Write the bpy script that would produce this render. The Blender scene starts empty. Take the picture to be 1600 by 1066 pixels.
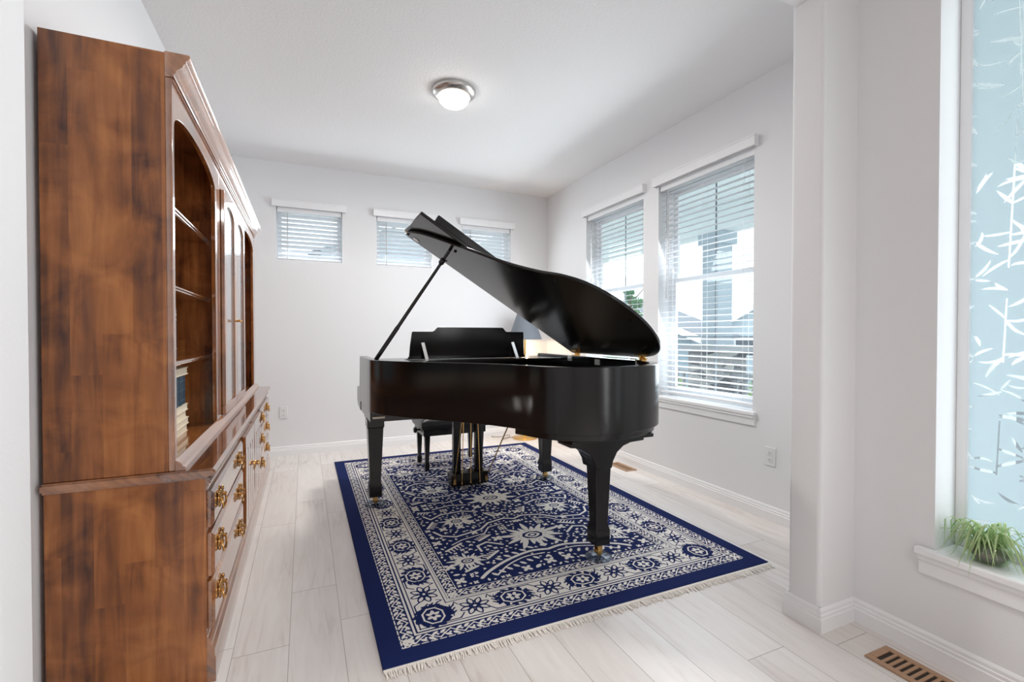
import bpy, math, random
import numpy as np
from mathutils import Vector, Matrix

random.seed(7)
S = bpy.context.scene
COL = S.collection
R = math.radians

# ------------------------------------------------------------------ camera
H = 2.74                      # ceiling
CAMZ = 1.135
cd = bpy.data.cameras.new('camera')
cam = bpy.data.objects.new('camera', cd)
COL.objects.link(cam)
cam.location = (0, 0, CAMZ)
cam.rotation_euler = (R(90 - 0.756), 0, R(-23.79))
cd.sensor_fit = 'HORIZONTAL'
cd.sensor_width = 36.0
cd.lens = 734.5 / 1600 * 36.0
cd.clip_start = 0.02
S.camera = cam

# ------------------------------------------------------------------ world, lights, exposure
w = bpy.data.worlds.new('world')
S.world = w
w.use_nodes = True
bg = w.node_tree.nodes['Background']
bg.inputs['Color'].default_value = (0.86, 0.94, 1.0, 1)
bg.inputs['Strength'].default_value = 2.0


def area(name, loc, rot, sx, sy, power, color):
    ld = bpy.data.lights.new(name, 'AREA')
    ld.shape = 'RECTANGLE'
    ld.size, ld.size_y = sx, sy
    ld.energy = power
    ld.color = color
    o = bpy.data.objects.new(name, ld)
    o.location = loc
    o.rotation_euler = rot
    COL.objects.link(o)
    return o


# daylight entering through the windows, plus added fill lamps on the entry side
SKY = (0.87, 0.945, 1.0)
area('entry_door_fill', (1.985, -0.80, 1.2), (0, R(78), 0), 2.1, 1.3, 21, (1.0, 0.95, 0.93))  # fill added at the unseen door, for jamb, hutch side and piano tail
area('daylight_sidelight', (2.12, 0.74, 1.40), (0, R(90), 0), 1.9, 0.26, 1.6, (0.90, 0.97, 1.0))
area('daylight_right_window', (2.80, 2.552, 1.49), (0, R(65), 0), 1.62, 0.86, 7, SKY)
area('daylight_far_window', (2.80, 3.611, 1.49), (0, R(65), 0), 1.62, 0.86, 7, SKY)
area('daylight_past_blind', (2.555, 2.552, 1.5), (0, R(70), 0), 1.6, 0.84, 12, SKY)
area('daylight_past_blind', (2.555, 3.611, 1.5), (0, R(70), 0), 1.6, 0.84, 12, SKY)
for wx in (0.052, 0.95, 1.853):
    area('daylight_high_window', (wx, 4.84, 2.08), (R(-68), 0, 0), 0.54, 0.44, 3.2, SKY)
area('entry_ceiling_fill', (0.3, -1.8, 2.70), (0, 0, 0), 0.6, 0.6, 23, (1.0, 0.96, 0.94))  # unseen lamp, added as fill for the room behind the camera

S.view_settings.view_transform = 'Standard'
S.view_settings.look = 'None'
S.view_settings.gamma = 1.0
S.view_settings.use_curve_mapping = False
S.view_settings.exposure = 0.36
try:
    S.cycles.max_bounces = 10
    S.cycles.diffuse_bounces = 6
    S.cycles.transparent_max_bounces = 24
    S.cycles.sample_clamp_indirect = 6.0
except Exception:
    pass


# ------------------------------------------------------------------ materials
def mat_new(name):
    m = bpy.data.materials.new(name)
    m.use_nodes = True
    nt = m.node_tree
    b = nt.nodes['Principled BSDF']
    return m, nt, b


def plain(name, col, rough=0.5, metal=0.0, coat=0.0, emit=None, es=0.0, bump=0.0, bscale=60, spec=0.5):
    m, nt, b = mat_new(name)
    b.inputs['Base Color'].default_value = (*col, 1)
    b.inputs['Roughness'].default_value = rough
    b.inputs['Metallic'].default_value = metal
    b.inputs['Coat Weight'].default_value = coat
    b.inputs['Specular IOR Level'].default_value = spec
    if emit:
        b.inputs['Emission Color'].default_value = (*emit, 1)
        b.inputs['Emission Strength'].default_value = es
    if bump:
        tc = nt.nodes.new('ShaderNodeTexCoord')
        n = nt.nodes.new('ShaderNodeTexNoise')
        n.inputs['Scale'].default_value = bscale
        n.inputs['Detail'].default_value = 3
        bp = nt.nodes.new('ShaderNodeBump')
        bp.inputs['Strength'].default_value = bump
        bp.inputs['Distance'].default_value = 0.01
        nt.links.new(tc.outputs['Object'], n.inputs['Vector'])
        nt.links.new(n.outputs['Fac'], bp.inputs['Height'])
        nt.links.new(bp.outputs['Normal'], b.inputs['Normal'])
    return m


def N(nt, kind, **kw):
    n = nt.nodes.new(kind)
    for k, v in kw.items():
        setattr(n, k, v)
    return n


def math_node(nt, op, a, b=None):
    n = nt.nodes.new('ShaderNodeMath')
    n.operation = op
    for i, v in enumerate((a, b)):
        if v is None:
            continue
        if isinstance(v, (int, float)):
            n.inputs[i].default_value = v
        else:
            nt.links.new(v, n.inputs[i])
    return n.outputs[0]


def ramp(nt, fac, stops):
    r = nt.nodes.new('ShaderNodeValToRGB')
    e = r.color_ramp.elements
    while len(e) < len(stops):
        e.new(0.5)
    for el, (p, c) in zip(e, stops):
        el.position = p
        el.color = (*c, 1)
    nt.links.new(fac, r.inputs['Fac'])
    return r.outputs['Color']


def mixrgb(nt, kind, fac, a, b):
    n = nt.nodes.new('ShaderNodeMix')
    n.data_type = 'RGBA'
    n.blend_type = kind
    if isinstance(fac, (int, float)):
        n.inputs[0].default_value = fac
    else:
        nt.links.new(fac, n.inputs[0])
    for i, v in ((6, a), (7, b)):
        if isinstance(v, tuple):
            n.inputs[i].default_value = (*v, 1)
        else:
            nt.links.new(v, n.inputs[i])
    return n.outputs[2]


def wood(name, grain, dark, mid, light, stave=0.075, rough=0.25, coat=1.0, crough=0.05):
    """edge-glued stained maple: staves of varying tone, blotches, fine grain along one axis"""
    m, nt, b = mat_new(name)
    L = nt.links
    tc = N(nt, 'ShaderNodeTexCoord')
    sp = N(nt, 'ShaderNodeSeparateXYZ')
    L.new(tc.outputs['Object'], sp.inputs[0])
    x, y, z = sp.outputs
    if grain == 'z':
        across, along = math_node(nt, 'ADD', x, y), z
    else:
        across, along = math_node(nt, 'ADD', x, z), y
    sid = math_node(nt, 'FLOOR', math_node(nt, 'DIVIDE', across, stave))
    wn0 = N(nt, 'ShaderNodeTexWhiteNoise', noise_dimensions='1D')
    L.new(sid, wn0.inputs['W'])
    lid = math_node(nt, 'FLOOR', math_node(nt, 'ADD', math_node(nt, 'DIVIDE', along, 0.9), wn0.outputs['Value']))
    wn = N(nt, 'ShaderNodeTexWhiteNoise', noise_dimensions='2D')
    cv = N(nt, 'ShaderNodeCombineXYZ')
    L.new(sid, cv.inputs[0])
    L.new(lid, cv.inputs[1])
    L.new(cv.outputs[0], wn.inputs['Vector'])
    # stretched grain
    g = N(nt, 'ShaderNodeCombineXYZ')
    L.new(math_node(nt, 'ADD', math_node(nt, 'MULTIPLY', across, 38.0), math_node(nt, 'MULTIPLY', wn.outputs['Value'], 40)), g.inputs[0])
    L.new(math_node(nt, 'MULTIPLY', along, 3.2), g.inputs[1])
    gn = N(nt, 'ShaderNodeTexNoise')
    gn.inputs['Scale'].default_value = 1.0
    gn.inputs['Detail'].default_value = 6
    gn.inputs['Distortion'].default_value = 0.6
    L.new(g.outputs[0], gn.inputs['Vector'])
    bn = N(nt, 'ShaderNodeTexNoise')
    bn.inputs['Scale'].default_value = 5.5
    bn.inputs['Detail'].default_value = 4
    bn.inputs['Distortion'].default_value = 1.2
    L.new(tc.outputs['Object'], bn.inputs['Vector'])
    v = math_node(nt, 'ADD', math_node(nt, 'MULTIPLY', wn.outputs['Value'], 0.22),
                  math_node(nt, 'ADD', math_node(nt, 'MULTIPLY', gn.outputs['Fac'], 0.55), math_node(nt, 'MULTIPLY', bn.outputs['Fac'], 0.62)))
    c = ramp(nt, v, [(0.44, dark), (0.67, mid), (0.92, light)])
    L.new(c, b.inputs['Base Color'])
    b.inputs['Roughness'].default_value = rough
    b.inputs['Specular IOR Level'].default_value = 0.3
    b.inputs['Coat Weight'].default_value = coat
    b.inputs['Coat Roughness'].default_value = crough
    b.inputs['Coat IOR'].default_value = 2.3
    return m


WOOD_D, WOOD_M, WOOD_L = (0.060, 0.018, 0.008), (0.235, 0.078, 0.021), (0.42, 0.16, 0.045)
M = {}
M['wood_side'] = wood('stained_maple_side', 'z', WOOD_D, tuple(c * 1.12 for c in WOOD_M), tuple(c * 1.12 for c in WOOD_L), coat=0.2, crough=0.15)
M['wood_v'] = wood('stained_maple_upright', 'z', WOOD_D, WOOD_M, WOOD_L)
M['wood_h'] = wood('stained_maple_lengthwise', 'y', WOOD_D, WOOD_M, WOOD_L, stave=0.11)
M['wall'] = plain('wall_paint', (0.80, 0.80, 0.81), 0.75, bump=0.06, bscale=120)
M['ceil'] = plain('ceiling_paint', (0.80, 0.80, 0.805), 0.85, bump=0.25, bscale=90)
M['trim'] = plain('white_trim_paint', (0.86, 0.86, 0.87), 0.35)
M['vinyl'] = plain('white_vinyl', (0.85, 0.86, 0.88), 0.4)
M['ebony'] = plain('satin_ebony', (0.0045, 0.004, 0.0045), 0.17, spec=0.45)
M['black'] = plain('black_lacquer', (0.008, 0.008, 0.009), 0.25)
M['leather'] = plain('black_leather', (0.013, 0.013, 0.015), 0.32, bump=0.15, bscale=200)
M['brass'] = plain('brass', (0.72, 0.46, 0.16), 0.22, 1.0)
M['abrass'] = plain('antique_brass', (0.62, 0.36, 0.13), 0.26, 1.0)
M['nickel'] = plain('brushed_nickel', (0.55, 0.53, 0.51), 0.25, 1.0)
M['gold'] = plain('bronze_plate_paint', (0.16, 0.10, 0.045), 0.45, 0.5)
M['steel'] = plain('steel', (0.72, 0.72, 0.72), 0.4, 1.0)
M['ivory'] = plain('ivory_key', (0.82, 0.80, 0.74), 0.25)
M['felt'] = plain('red_felt', (0.25, 0.02, 0.02), 0.9)
M['tan'] = plain('tan_enamel', (0.40, 0.24, 0.14), 0.45)
M['dark'] = plain('dark_duct', (0.03, 0.02, 0.015), 0.8)
M['plate'] = plain('outlet_plastic', (0.78, 0.78, 0.79), 0.35)
M['slot'] = plain('outlet_slot', (0.12, 0.12, 0.12), 0.6)
M['cream'] = plain('cream_paper', (0.80, 0.71, 0.56), 0.7, bump=0.1, bscale=40)
M['navybook'] = plain('navy_cloth', (0.016, 0.035, 0.075), 0.5)
M['tealbook'] = plain('slate_blue_cloth', (0.075, 0.13, 0.185), 0.5)
M['tealdark'] = plain('deep_teal_cloth', (0.022, 0.05, 0.08), 0.5)
M['gilt'] = plain('gilt', (0.5, 0.42, 0.2), 0.4, 0.6)
M['shade'] = plain('grey_lamp_shade', (0.16, 0.18, 0.21), 0.6)
M['bulb'] = plain('lit_bulb', (1, 0.9, 0.75), 0.4, emit=(1.0, 0.72, 0.42), es=60)
M['dome'] = plain('lit_opal_glass', (0.95, 0.93, 0.9), 0.3, emit=(1.0, 0.93, 0.85), es=9)
M['cord'] = plain('brown_cord', (0.16, 0.10, 0.05), 0.6)
M['fringe'] = plain('cream_cotton', (0.90, 0.85, 0.79), 0.95)
M['soil'] = plain('soil', (0.10, 0.07, 0.03), 0.95)
M['concrete'] = plain('concrete', (0.70, 0.70, 0.70), 0.9)
M['grass'] = plain('pale_pavement', (0.50, 0.52, 0.49), 0.95)
M['porch'] = plain('porch_paint', (0.80, 0.85, 0.85), 0.7)
M['post'] = plain('blue_grey_paint', (0.40, 0.47, 0.53), 0.7)
M['rail'] = plain('grey_rail_paint', (0.34, 0.35, 0.37), 0.7)
M['siding'] = plain('pale_siding', (0.50, 0.58, 0.64), 0.8)
M['siding2'] = plain('blue_siding', (0.27, 0.34, 0.40), 0.8)
M['roof'] = plain('grey_shingle', (0.20, 0.22, 0.25), 0.9)
M['hwin'] = plain('house_window', (0.12, 0.14, 0.17), 0.2)
M['brick'] = plain('brick', (0.38, 0.22, 0.18), 0.9)
M['bark'] = plain('bark', (0.12, 0.09, 0.06), 0.9)
M['screen'] = plain('grey_bar', (0.22, 0.25, 0.28), 0.5)


def glass_mat(name, tint=(1, 1, 1), gl=0.06):
    m = bpy.data.materials.new(name)
    m.use_nodes = True
    nt = m.node_tree
    nt.nodes.clear()
    o = N(nt, 'ShaderNodeOutputMaterial')
    t = N(nt, 'ShaderNodeBsdfTransparent')
    t.inputs[0].default_value = (*tint, 1)
    g = N(nt, 'ShaderNodeBsdfGlossy')
    g.inputs['Roughness'].default_value = 0.02
    mx = N(nt, 'ShaderNodeMixShader')
    mx.inputs[0].default_value = gl
    nt.links.new(t.outputs[0], mx.inputs[1])
    nt.links.new(g.outputs[0], mx.inputs[2])
    nt.links.new(mx.outputs[0], o.inputs[0])
    return m


M['glass'] = glass_mat('window_glass', (0.97, 0.99, 0.99))


def translucent(name, col, tr=0.6, clear=0.0, rough=0.5):
    m = bpy.data.materials.new(name)
    m.use_nodes = True
    nt = m.node_tree
    nt.nodes.clear()
    o = N(nt, 'ShaderNodeOutputMaterial')
    d = N(nt, 'ShaderNodeBsdfDiffuse')
    t = N(nt, 'ShaderNodeBsdfTranslucent')
    d.inputs[0].default_value = (*col, 1)
    t.inputs[0].default_value = (*col, 1)
    mx = N(nt, 'ShaderNodeMixShader')
    mx.inputs[0].default_value = tr
    nt.links.new(d.outputs[0], mx.inputs[1])
    nt.links.new(t.outputs[0], mx.inputs[2])
    last = mx.outputs[0]
    if clear:
        c = N(nt, 'ShaderNodeBsdfTransparent')
        m2 = N(nt, 'ShaderNodeMixShader')
        m2.inputs[0].default_value = clear
        nt.links.new(last, m2.inputs[1])
        nt.links.new(c.outputs[0], m2.inputs[2])
        last = m2.outputs[0]
    nt.links.new(last, o.inputs[0])
    return m


M['slat'] = translucent('blind_slat', (0.88, 0.90, 0.92), 0.28)
M['frost'] = translucent('frosted_glass', (0.72, 0.86, 0.92), 0.85)
M['leafclear'] = translucent('clear_etched_leaf', (0.95, 0.98, 1.0), 0.8, 0.55)
M['leaf'] = translucent('spider_leaf', (0.40, 0.56, 0.27), 0.4)
M['leafpale'] = translucent('spider_leaf_stripe', (0.66, 0.72, 0.46), 0.35)
M['foliage'] = translucent('tree_leaf', (0.14, 0.34, 0.16), 0.4)
M['shrub'] = translucent('shrub_leaf', (0.33, 0.45, 0.20), 0.4)


def clear_plastic(name, tint):
    m, nt, b = mat_new(name)
    b.inputs['Base Color'].default_value = (*tint, 1)
    b.inputs['Transmission Weight'].default_value = 1.0
    b.inputs['Roughness'].default_value = 0.06
    b.inputs['IOR'].default_value = 1.45
    return m


M['acrylic'] = glass_mat('clear_acrylic', (0.60, 0.64, 0.70), 0.10)
M['bowlglass'] = glass_mat('bowl_glass', (0.86, 0.92, 0.80), 0.12)


def textured_glass():
    m, nt, b = mat_new('textured_door_glass')
    tc = N(nt, 'ShaderNodeTexCoord')
    mp = N(nt, 'ShaderNodeMapping')
    mp.inputs['Scale'].default_value = (60, 60, 12)
    n = N(nt, 'ShaderNodeTexNoise')
    n.inputs['Scale'].default_value = 1.5
    n.inputs['Detail'].default_value = 3
    nt.links.new(tc.outputs['Object'], mp.inputs[0])
    nt.links.new(mp.outputs[0], n.inputs['Vector'])
    bp = N(nt, 'ShaderNodeBump')
    bp.inputs['Strength'].default_value = 0.5
    bp.inputs['Distance'].default_value = 0.004
    nt.links.new(n.outputs['Fac'], bp.inputs['Height'])
    nt.links.new(bp.outputs[0], b.inputs['Normal'])
    b.inputs['Base Color'].default_value = (0.55, 0.60, 0.66, 1)
    b.inputs['Roughness'].default_value = 0.12
    b.inputs['Transmission Weight'].default_value = 0.5
    b.inputs['Specular IOR Level'].default_value = 1.0
    b.inputs['Coat Weight'].default_value = 1.0
    return m


M['doorglass'] = textured_glass()


def floor_mat():
    m, nt, b = mat_new('light_plank_floor')
    L = nt.links
    tc = N(nt, 'ShaderNodeTexCoord')
    sp = N(nt, 'ShaderNodeSeparateXYZ')
    L.new(tc.outputs['Object'], sp.inputs[0])
    x, y = sp.outputs[0], sp.outputs[1]
    u = math_node(nt, 'DIVIDE', math_node(nt, 'SUBTRACT', x, 0.125 - 0.183 * 40), 0.183)
    col = math_node(nt, 'FLOOR', u)
    fu = math_node(nt, 'FRACT', u)
    wn = N(nt, 'ShaderNodeTexWhiteNoise', noise_dimensions='1D')
    L.new(math_node(nt, 'ADD', col, 3.3), wn.inputs['W'])
    v = math_node(nt, 'ADD', math_node(nt, 'DIVIDE', math_node(nt, 'ADD', y, 20), 1.22), wn.outputs['Value'])
    row = math_node(nt, 'FLOOR', v)
    fv = math_node(nt, 'FRACT', v)
    cv = N(nt, 'ShaderNodeCombineXYZ')
    L.new(col, cv.inputs[0])
    L.new(row, cv.inputs[1])
    pid = N(nt, 'ShaderNodeTexWhiteNoise', noise_dimensions='2D')
    L.new(cv.outputs[0], pid.inputs['Vector'])
    # grain: long noise with cathedral distortion
    g = N(nt, 'ShaderNodeCombineXYZ')
    L.new(math_node(nt, 'ADD', math_node(nt, 'MULTIPLY', x, 22.0), math_node(nt, 'MULTIPLY', pid.outputs['Value'], 60)), g.inputs[0])
    L.new(math_node(nt, 'MULTIPLY', y, 2.4), g.inputs[1])
    L.new(math_node(nt, 'MULTIPLY', pid.outputs['Value'], 9), g.inputs[2])
    n1 = N(nt, 'ShaderNodeTexNoise')
    n1.inputs['Scale'].default_value = 1
    n1.inputs['Detail'].default_value = 5
    n1.inputs['Distortion'].default_value = 1.6
    L.new(g.outputs[0], n1.inputs['Vector'])
    g2 = N(nt, 'ShaderNodeCombineXYZ')
    L.new(math_node(nt, 'ADD', math_node(nt, 'MULTIPLY', x, 5.0), math_node(nt, 'MULTIPLY', pid.outputs['Value'], 30)), g2.inputs[0])
    L.new(math_node(nt, 'MULTIPLY', y, 1.6), g2.inputs[1])
    n2 = N(nt, 'ShaderNodeTexNoise')
    n2.inputs['Scale'].default_value = 1
    n2.inputs['Detail'].default_value = 3
    L.new(g2.outputs[0], n2.inputs['Vector'])
    val = math_node(nt, 'ADD', math_node(nt, 'MULTIPLY', n1.outputs['Fac'], 0.6), math_node(nt, 'MULTIPLY', n2.outputs['Fac'], 0.5))
    c = ramp(nt, val, [(0.28, (0.56, 0.49, 0.45)), (0.50, (0.77, 0.72, 0.69)), (0.75, (0.83, 0.80, 0.775))])
    tone = ramp(nt, pid.outputs['Value'], [(0.0, (0.90, 0.885, 0.875)), (1.0, (1.0, 1.0, 1.0))])
    c = mixrgb(nt, 'MULTIPLY', 1.0, c, tone)
    e1 = math_node(nt, 'MINIMUM', fu, math_node(nt, 'SUBTRACT', 1.0, fu))
    e2 = math_node(nt, 'MINIMUM', fv, math_node(nt, 'SUBTRACT', 1.0, fv))
    s1 = math_node(nt, 'LESS_THAN', math_node(nt, 'MULTIPLY', e1, 0.183), 0.0012)
    s2 = math_node(nt, 'LESS_THAN', math_node(nt, 'MULTIPLY', e2, 1.22), 0.0014)
    seam = math_node(nt, 'MAXIMUM', s1, s2)
    c = mixrgb(nt, 'MIX', math_node(nt, 'MULTIPLY', seam, 0.75), c, (0.27, 0.22, 0.19))
    L.new(c, b.inputs['Base Color'])
    b.inputs['Roughness'].default_value = 0.36
    return m


M['floor'] = floor_mat()


def stone_mat():
    m, nt, b = mat_new('stacked_stone')
    tc = N(nt, 'ShaderNodeTexCoord')
    mp = N(nt, 'ShaderNodeMapping')
    mp.inputs['Scale'].default_value = (1, 1, 2.6)
    v = N(nt, 'ShaderNodeTexVoronoi')
    v.inputs['Scale'].default_value = 6
    nt.links.new(tc.outputs['Object'], mp.inputs[0])
    nt.links.new(mp.outputs[0], v.inputs['Vector'])
    sp = N(nt, 'ShaderNodeSeparateColor')
    nt.links.new(v.outputs['Color'], sp.inputs[0])
    c = ramp(nt, sp.outputs[0], [(0.0, (0.10, 0.10, 0.11)), (0.5, (0.22, 0.22, 0.23)), (1.0, (0.45, 0.44, 0.42))])
    nt.links.new(c, b.inputs['Base Color'])
    b.inputs['Roughness'].default_value = 0.9
    return m


M['stone'] = stone_mat()


def rug_mat():
    m, nt, b = mat_new('wool_pile')
    a = N(nt, 'ShaderNodeVertexColor')
    a.layer_name = 'pattern'
    n = N(nt, 'ShaderNodeTexNoise')
    n.inputs['Scale'].default_value = 350
    tc = N(nt, 'ShaderNodeTexCoord')
    nt.links.new(tc.outputs['Object'], n.inputs['Vector'])
    sp = N(nt, 'ShaderNodeSeparateColor')
    nt.links.new(a.outputs['Color'], sp.inputs[0])
    c = ramp(nt, sp.outputs[0], [(0.38, (0.009, 0.018, 0.092)), (0.62, (0.80, 0.765, 0.72))])
    c = mixrgb(nt, 'OVERLAY', 0.35, c, n.outputs['Color'])
    nt.links.new(c, b.inputs['Base Color'])
    b.inputs['Roughness'].default_value = 0.95
    b.inputs['Specular IOR Level'].default_value = 0.15
    return m


M['rug'] = rug_mat()

# ------------------------------------------------------------------ mesh helpers
ORG = {}


class MB:
    def __init__(s):
        s.v = []
        s.f = []

    def add(s, vs, fs):
        k = len(s.v)
        s.v += [tuple(p) for p in vs]
        s.f += [tuple(i + k for i in f) for f in fs]
        return s

    def box(s, x0, x1, y0, y1, z0, z1):
        vs = [(x, y, z) for z in (z0, z1) for y in (y0, y1) for x in (x0, x1)]
        return s.add(vs, [(0, 2, 3, 1), (4, 5, 7, 6), (0, 1, 5, 4), (2, 6, 7, 3), (0, 4, 6, 2), (1, 3, 7, 5)])

    def prism(s, poly, axis, a0, a1):
        """poly: 2-D points in the plane of the two other axes (kept in x,y,z order)"""
        area2 = sum(p[0] * q[1] - q[0] * p[1] for p, q in zip(poly, poly[1:] + poly[:1]))
        if (area2 > 0) == (axis == 1):
            poly = poly[::-1]

        def P(p, a):
            return {0: (a, p[0], p[1]), 1: (p[0], a, p[1]), 2: (p[0], p[1], a)}[axis]
        if a0 > a1:
            a0, a1 = a1, a0
        n = len(poly)
        vs = [P(p, a0) for p in poly] + [P(p, a1) for p in poly]
        fs = [tuple(range(n - 1, -1, -1)), tuple(range(n, 2 * n))]
        fs += [(i, (i + 1) % n, n + (i + 1) % n, n + i) for i in range(n)]
        return s.add(vs, fs)

    def tube(s, path, r, n=8, cap=True):
        path = [Vector(p) for p in path]
        rs = r if isinstance(r, (list, tuple)) else [r] * len(path)
        up = None
        k0 = len(s.v)
        for i, p in enumerate(path):
            t = (path[min(i + 1, len(path) - 1)] - path[max(i - 1, 0)])
            if t.length < 1e-9:
                t = Vector((0, 0, 1))
            t.normalize()
            if up is None:
                up = Vector((0, 0, 1)) if abs(t.z) < 0.9 else Vector((1, 0, 0))
            a = t.cross(up)
            if a.length < 1e-6:
                a = t.cross(Vector((0, 1, 0.1)))
            a.normalize()
            b = a.cross(t).normalized()
            up = b
            for j in range(n):
                q = 2 * math.pi * j / n
                s.v.append(tuple(p + a * (math.cos(q) * rs[i]) + b * (math.sin(q) * rs[i])))
        m = len(path)
        for i in range(m - 1):
            for j in range(n):
                a0 = k0 + i * n + j
                a1 = k0 + i * n + (j + 1) % n
                s.f.append((a0, a0 + n, a1 + n, a1))
        if cap:
            s.f.append(tuple(k0 + j for j in range(n)))
            s.f.append(tuple(k0 + (m - 1) * n + j for j in range(n - 1, -1, -1)))
        return s

    def lathe(s, prof, c, n=32, axis='z'):
        """prof: (radius, height) list"""
        k0 = len(s.v)
        for r, h in prof:
            r = max(r, 1e-4)
            for j in range(n):
                q = 2 * math.pi * j / n
                a, b = r * math.cos(q), r * math.sin(q)
                if axis == 'z':
                    s.v.append((c[0] + a, c[1] + b, c[2] + h))
                elif axis == 'x':
                    s.v.append((c[0] + h, c[1] + a, c[2] + b))
                else:
                    s.v.append((c[0] + b, c[1] + h, c[2] + a))
        m = len(prof)
        for i in range(m - 1):
            for j in range(n):
                a0 = k0 + i * n + j
                a1 = k0 + i * n + (j + 1) % n
                s.f.append((a0, a1, a1 + n, a0 + n))
        s.f.append(tuple(k0 + j for j in range(n - 1, -1, -1)))
        s.f.append(tuple(k0 + (m - 1) * n + j for j in range(n)))
        return s

    def blob(s, c, rx, ry, rz, n=10, m=6):
        k0 = len(s.v)
        for i in range(m + 1):
            t = math.pi * i / m
            for j in range(n):
                q = 2 * math.pi * j / n
                rr = max(math.sin(t), 1e-3)
                s.v.append((c[0] + rx * rr * math.cos(q), c[1] + ry * rr * math.sin(q), c[2] - rz * math.cos(t)))
        for i in range(m):
            for j in range(n):
                a0 = k0 + i * n + j
                a1 = k0 + i * n + (j + 1) % n
                s.f.append((a0, a1, a1 + n, a0 + n))
        s.f.append(tuple(k0 + j for j in range(n - 1, -1, -1)))
        s.f.append(tuple(k0 + m * n + j for j in range(n)))
        return s

    def ribbon(s, path, widths, side, thick=0.0):
        """flat blade along path; side = Vector across the blade"""
        k0 = len(s.v)
        for p, wd in zip(path, widths):
            p = Vector(p)
            s.v.append(tuple(p - side * wd / 2))
            s.v.append(tuple(p + side * wd / 2))
        for i in range(len(path) - 1):
            a = k0 + 2 * i
            s.f.append((a, a + 1, a + 3, a + 2))
        return s

    def xf(s, mat):
        s.v = [tuple(mat @ Vector(p)) for p in s.v]
        return s

    def build(s, name, mat, parent=None, bevel=0.0, smooth=35, loc=None, seg=2):
        if parent is not None:
            o0 = ORG[parent.name]
        else:
            o0 = Vector(loc) if loc is not None else Vector((0, 0, 0))
        me = bpy.data.meshes.new(name)
        me.from_pydata([(p[0] - o0[0], p[1] - o0[1], p[2] - o0[2]) for p in s.v], [], s.f)
        me.validate()
        me.materials.append(M[mat] if isinstance(mat, str) else mat)
        if smooth:
            me.polygons.foreach_set('use_smooth', [True] * len(me.polygons))
            me.set_sharp_from_angle(angle=R(smooth))
        me.update()
        ob = bpy.data.objects.new(name, me)
        COL.objects.link(ob)
        if parent is not None:
            ob.parent = parent
        else:
            ob.location = o0
        ORG[ob.name] = o0
        if bevel:
            b = ob.modifiers.new('bevel', 'BEVEL')
            b.width = bevel
            b.segments = seg
            b.limit_method = 'ANGLE'
            b.angle_limit = R(40)
        return ob


def tag(o, label=None, cat=None, group=None, kind=None):
    if label:
        o['label'] = label
    if cat:
        o['category'] = cat
    if group:
        o['group'] = group
    if kind:
        o['kind'] = kind
    return o


def thing(name, loc, label, cat, group=None):
    o = bpy.data.objects.new(name, None)
    o.empty_display_size = 0.05
    COL.objects.link(o)
    o.location = loc
    ORG[o.name] = Vector(loc)
    return tag(o, label, cat, group)


def struct_root(name, loc=(0, 0, 0)):
    o = bpy.data.objects.new(name, None)
    COL.objects.link(o)
    o.location = loc
    ORG[o.name] = Vector(loc)
    o['kind'] = 'structure'
    return o


def struct(mb, name, mat, **kw):
    o = mb.build(name, mat, **kw)
    o['kind'] = 'structure'
    return o


def boxm(*a):
    return MB().box(*a)


def smooth_path(pts, n=6, closed=False):
    out = []
    m = len(pts)
    P = [Vector(p) for p in pts]
    rng = range(m) if closed else range(m - 1)
    for i in rng:
        p0 = P[(i - 1) % m] if closed or i > 0 else P[i]
        p1, p2 = P[i], P[(i + 1) % m]
        p3 = P[(i + 2) % m] if closed or i + 2 < m else P[i + 1]
        for k in range(n):
            t = k / n
            out.append(0.5 * ((2 * p1) + (p2 - p0) * t + (2 * p0 - 5 * p1 + 4 * p2 - p3) * t * t + (3 * p1 - p0 - 3 * p2 + p3) * t ** 3))
    if not closed:
        out.append(P[-1])
    return out


# ------------------------------------------------------------------ setting
XL, XR, YB = -0.71, 2.604, 4.889
YP0, YP1 = 1.157, 1.29            # partition front and rear face
JL, JR = -0.516, 1.797            # jambs of the wide opening
XN = 2.0                          # right wall of the near room


def wall_holes(axis, face, back, a0, a1, z0, z1, holes):
    """solid wall; axis 0: plane x=face running along y; axis 1: plane y=face running along x"""
    mb = MB()
    A = sorted({a0, a1, *[h[0] for h in holes], *[h[1] for h in holes]})
    Z = sorted({z0, z1, *[h[2] for h in holes], *[h[3] for h in holes]})
    lo, hi = min(face, back), max(face, back)

    def solid(i, j):
        if i < 0 or j < 0 or i >= len(A) - 1 or j >= len(Z) - 1:
            return False
        ac, zc = (A[i] + A[i + 1]) / 2, (Z[j] + Z[j + 1]) / 2
        return not any(h[0] < ac < h[1] and h[2] < zc < h[3] for h in holes)

    def P(t, a, z):
        return (t, a, z) if axis == 0 else (a, t, z)
    for i in range(len(A) - 1):
        for j in range(len(Z) - 1):
            if not solid(i, j):
                continue
            q = [(A[i], Z[j]), (A[i + 1], Z[j]), (A[i + 1], Z[j + 1]), (A[i], Z[j + 1])]
            for t, rev in ((lo, axis == 0), (hi, axis == 1)):
                vs = [P(t, *p) for p in q]
                mb.add(vs[::-1] if rev else vs, [(0, 1, 2, 3)])
            for di, dj, e in ((0, -1, (0, 1)), (1, 0, (1, 2)), (0, 1, (2, 3)), (-1, 0, (3, 0))):
                if not solid(i + di, j + dj):
                    p, r = q[e[0]], q[e[1]]
                    vs = [P(lo, *p), P(lo, *r), P(hi, *r), P(hi, *p)]
                    mb.add(vs if axis == 0 else vs[::-1], [(0, 1, 2, 3)])
    return mb


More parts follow.
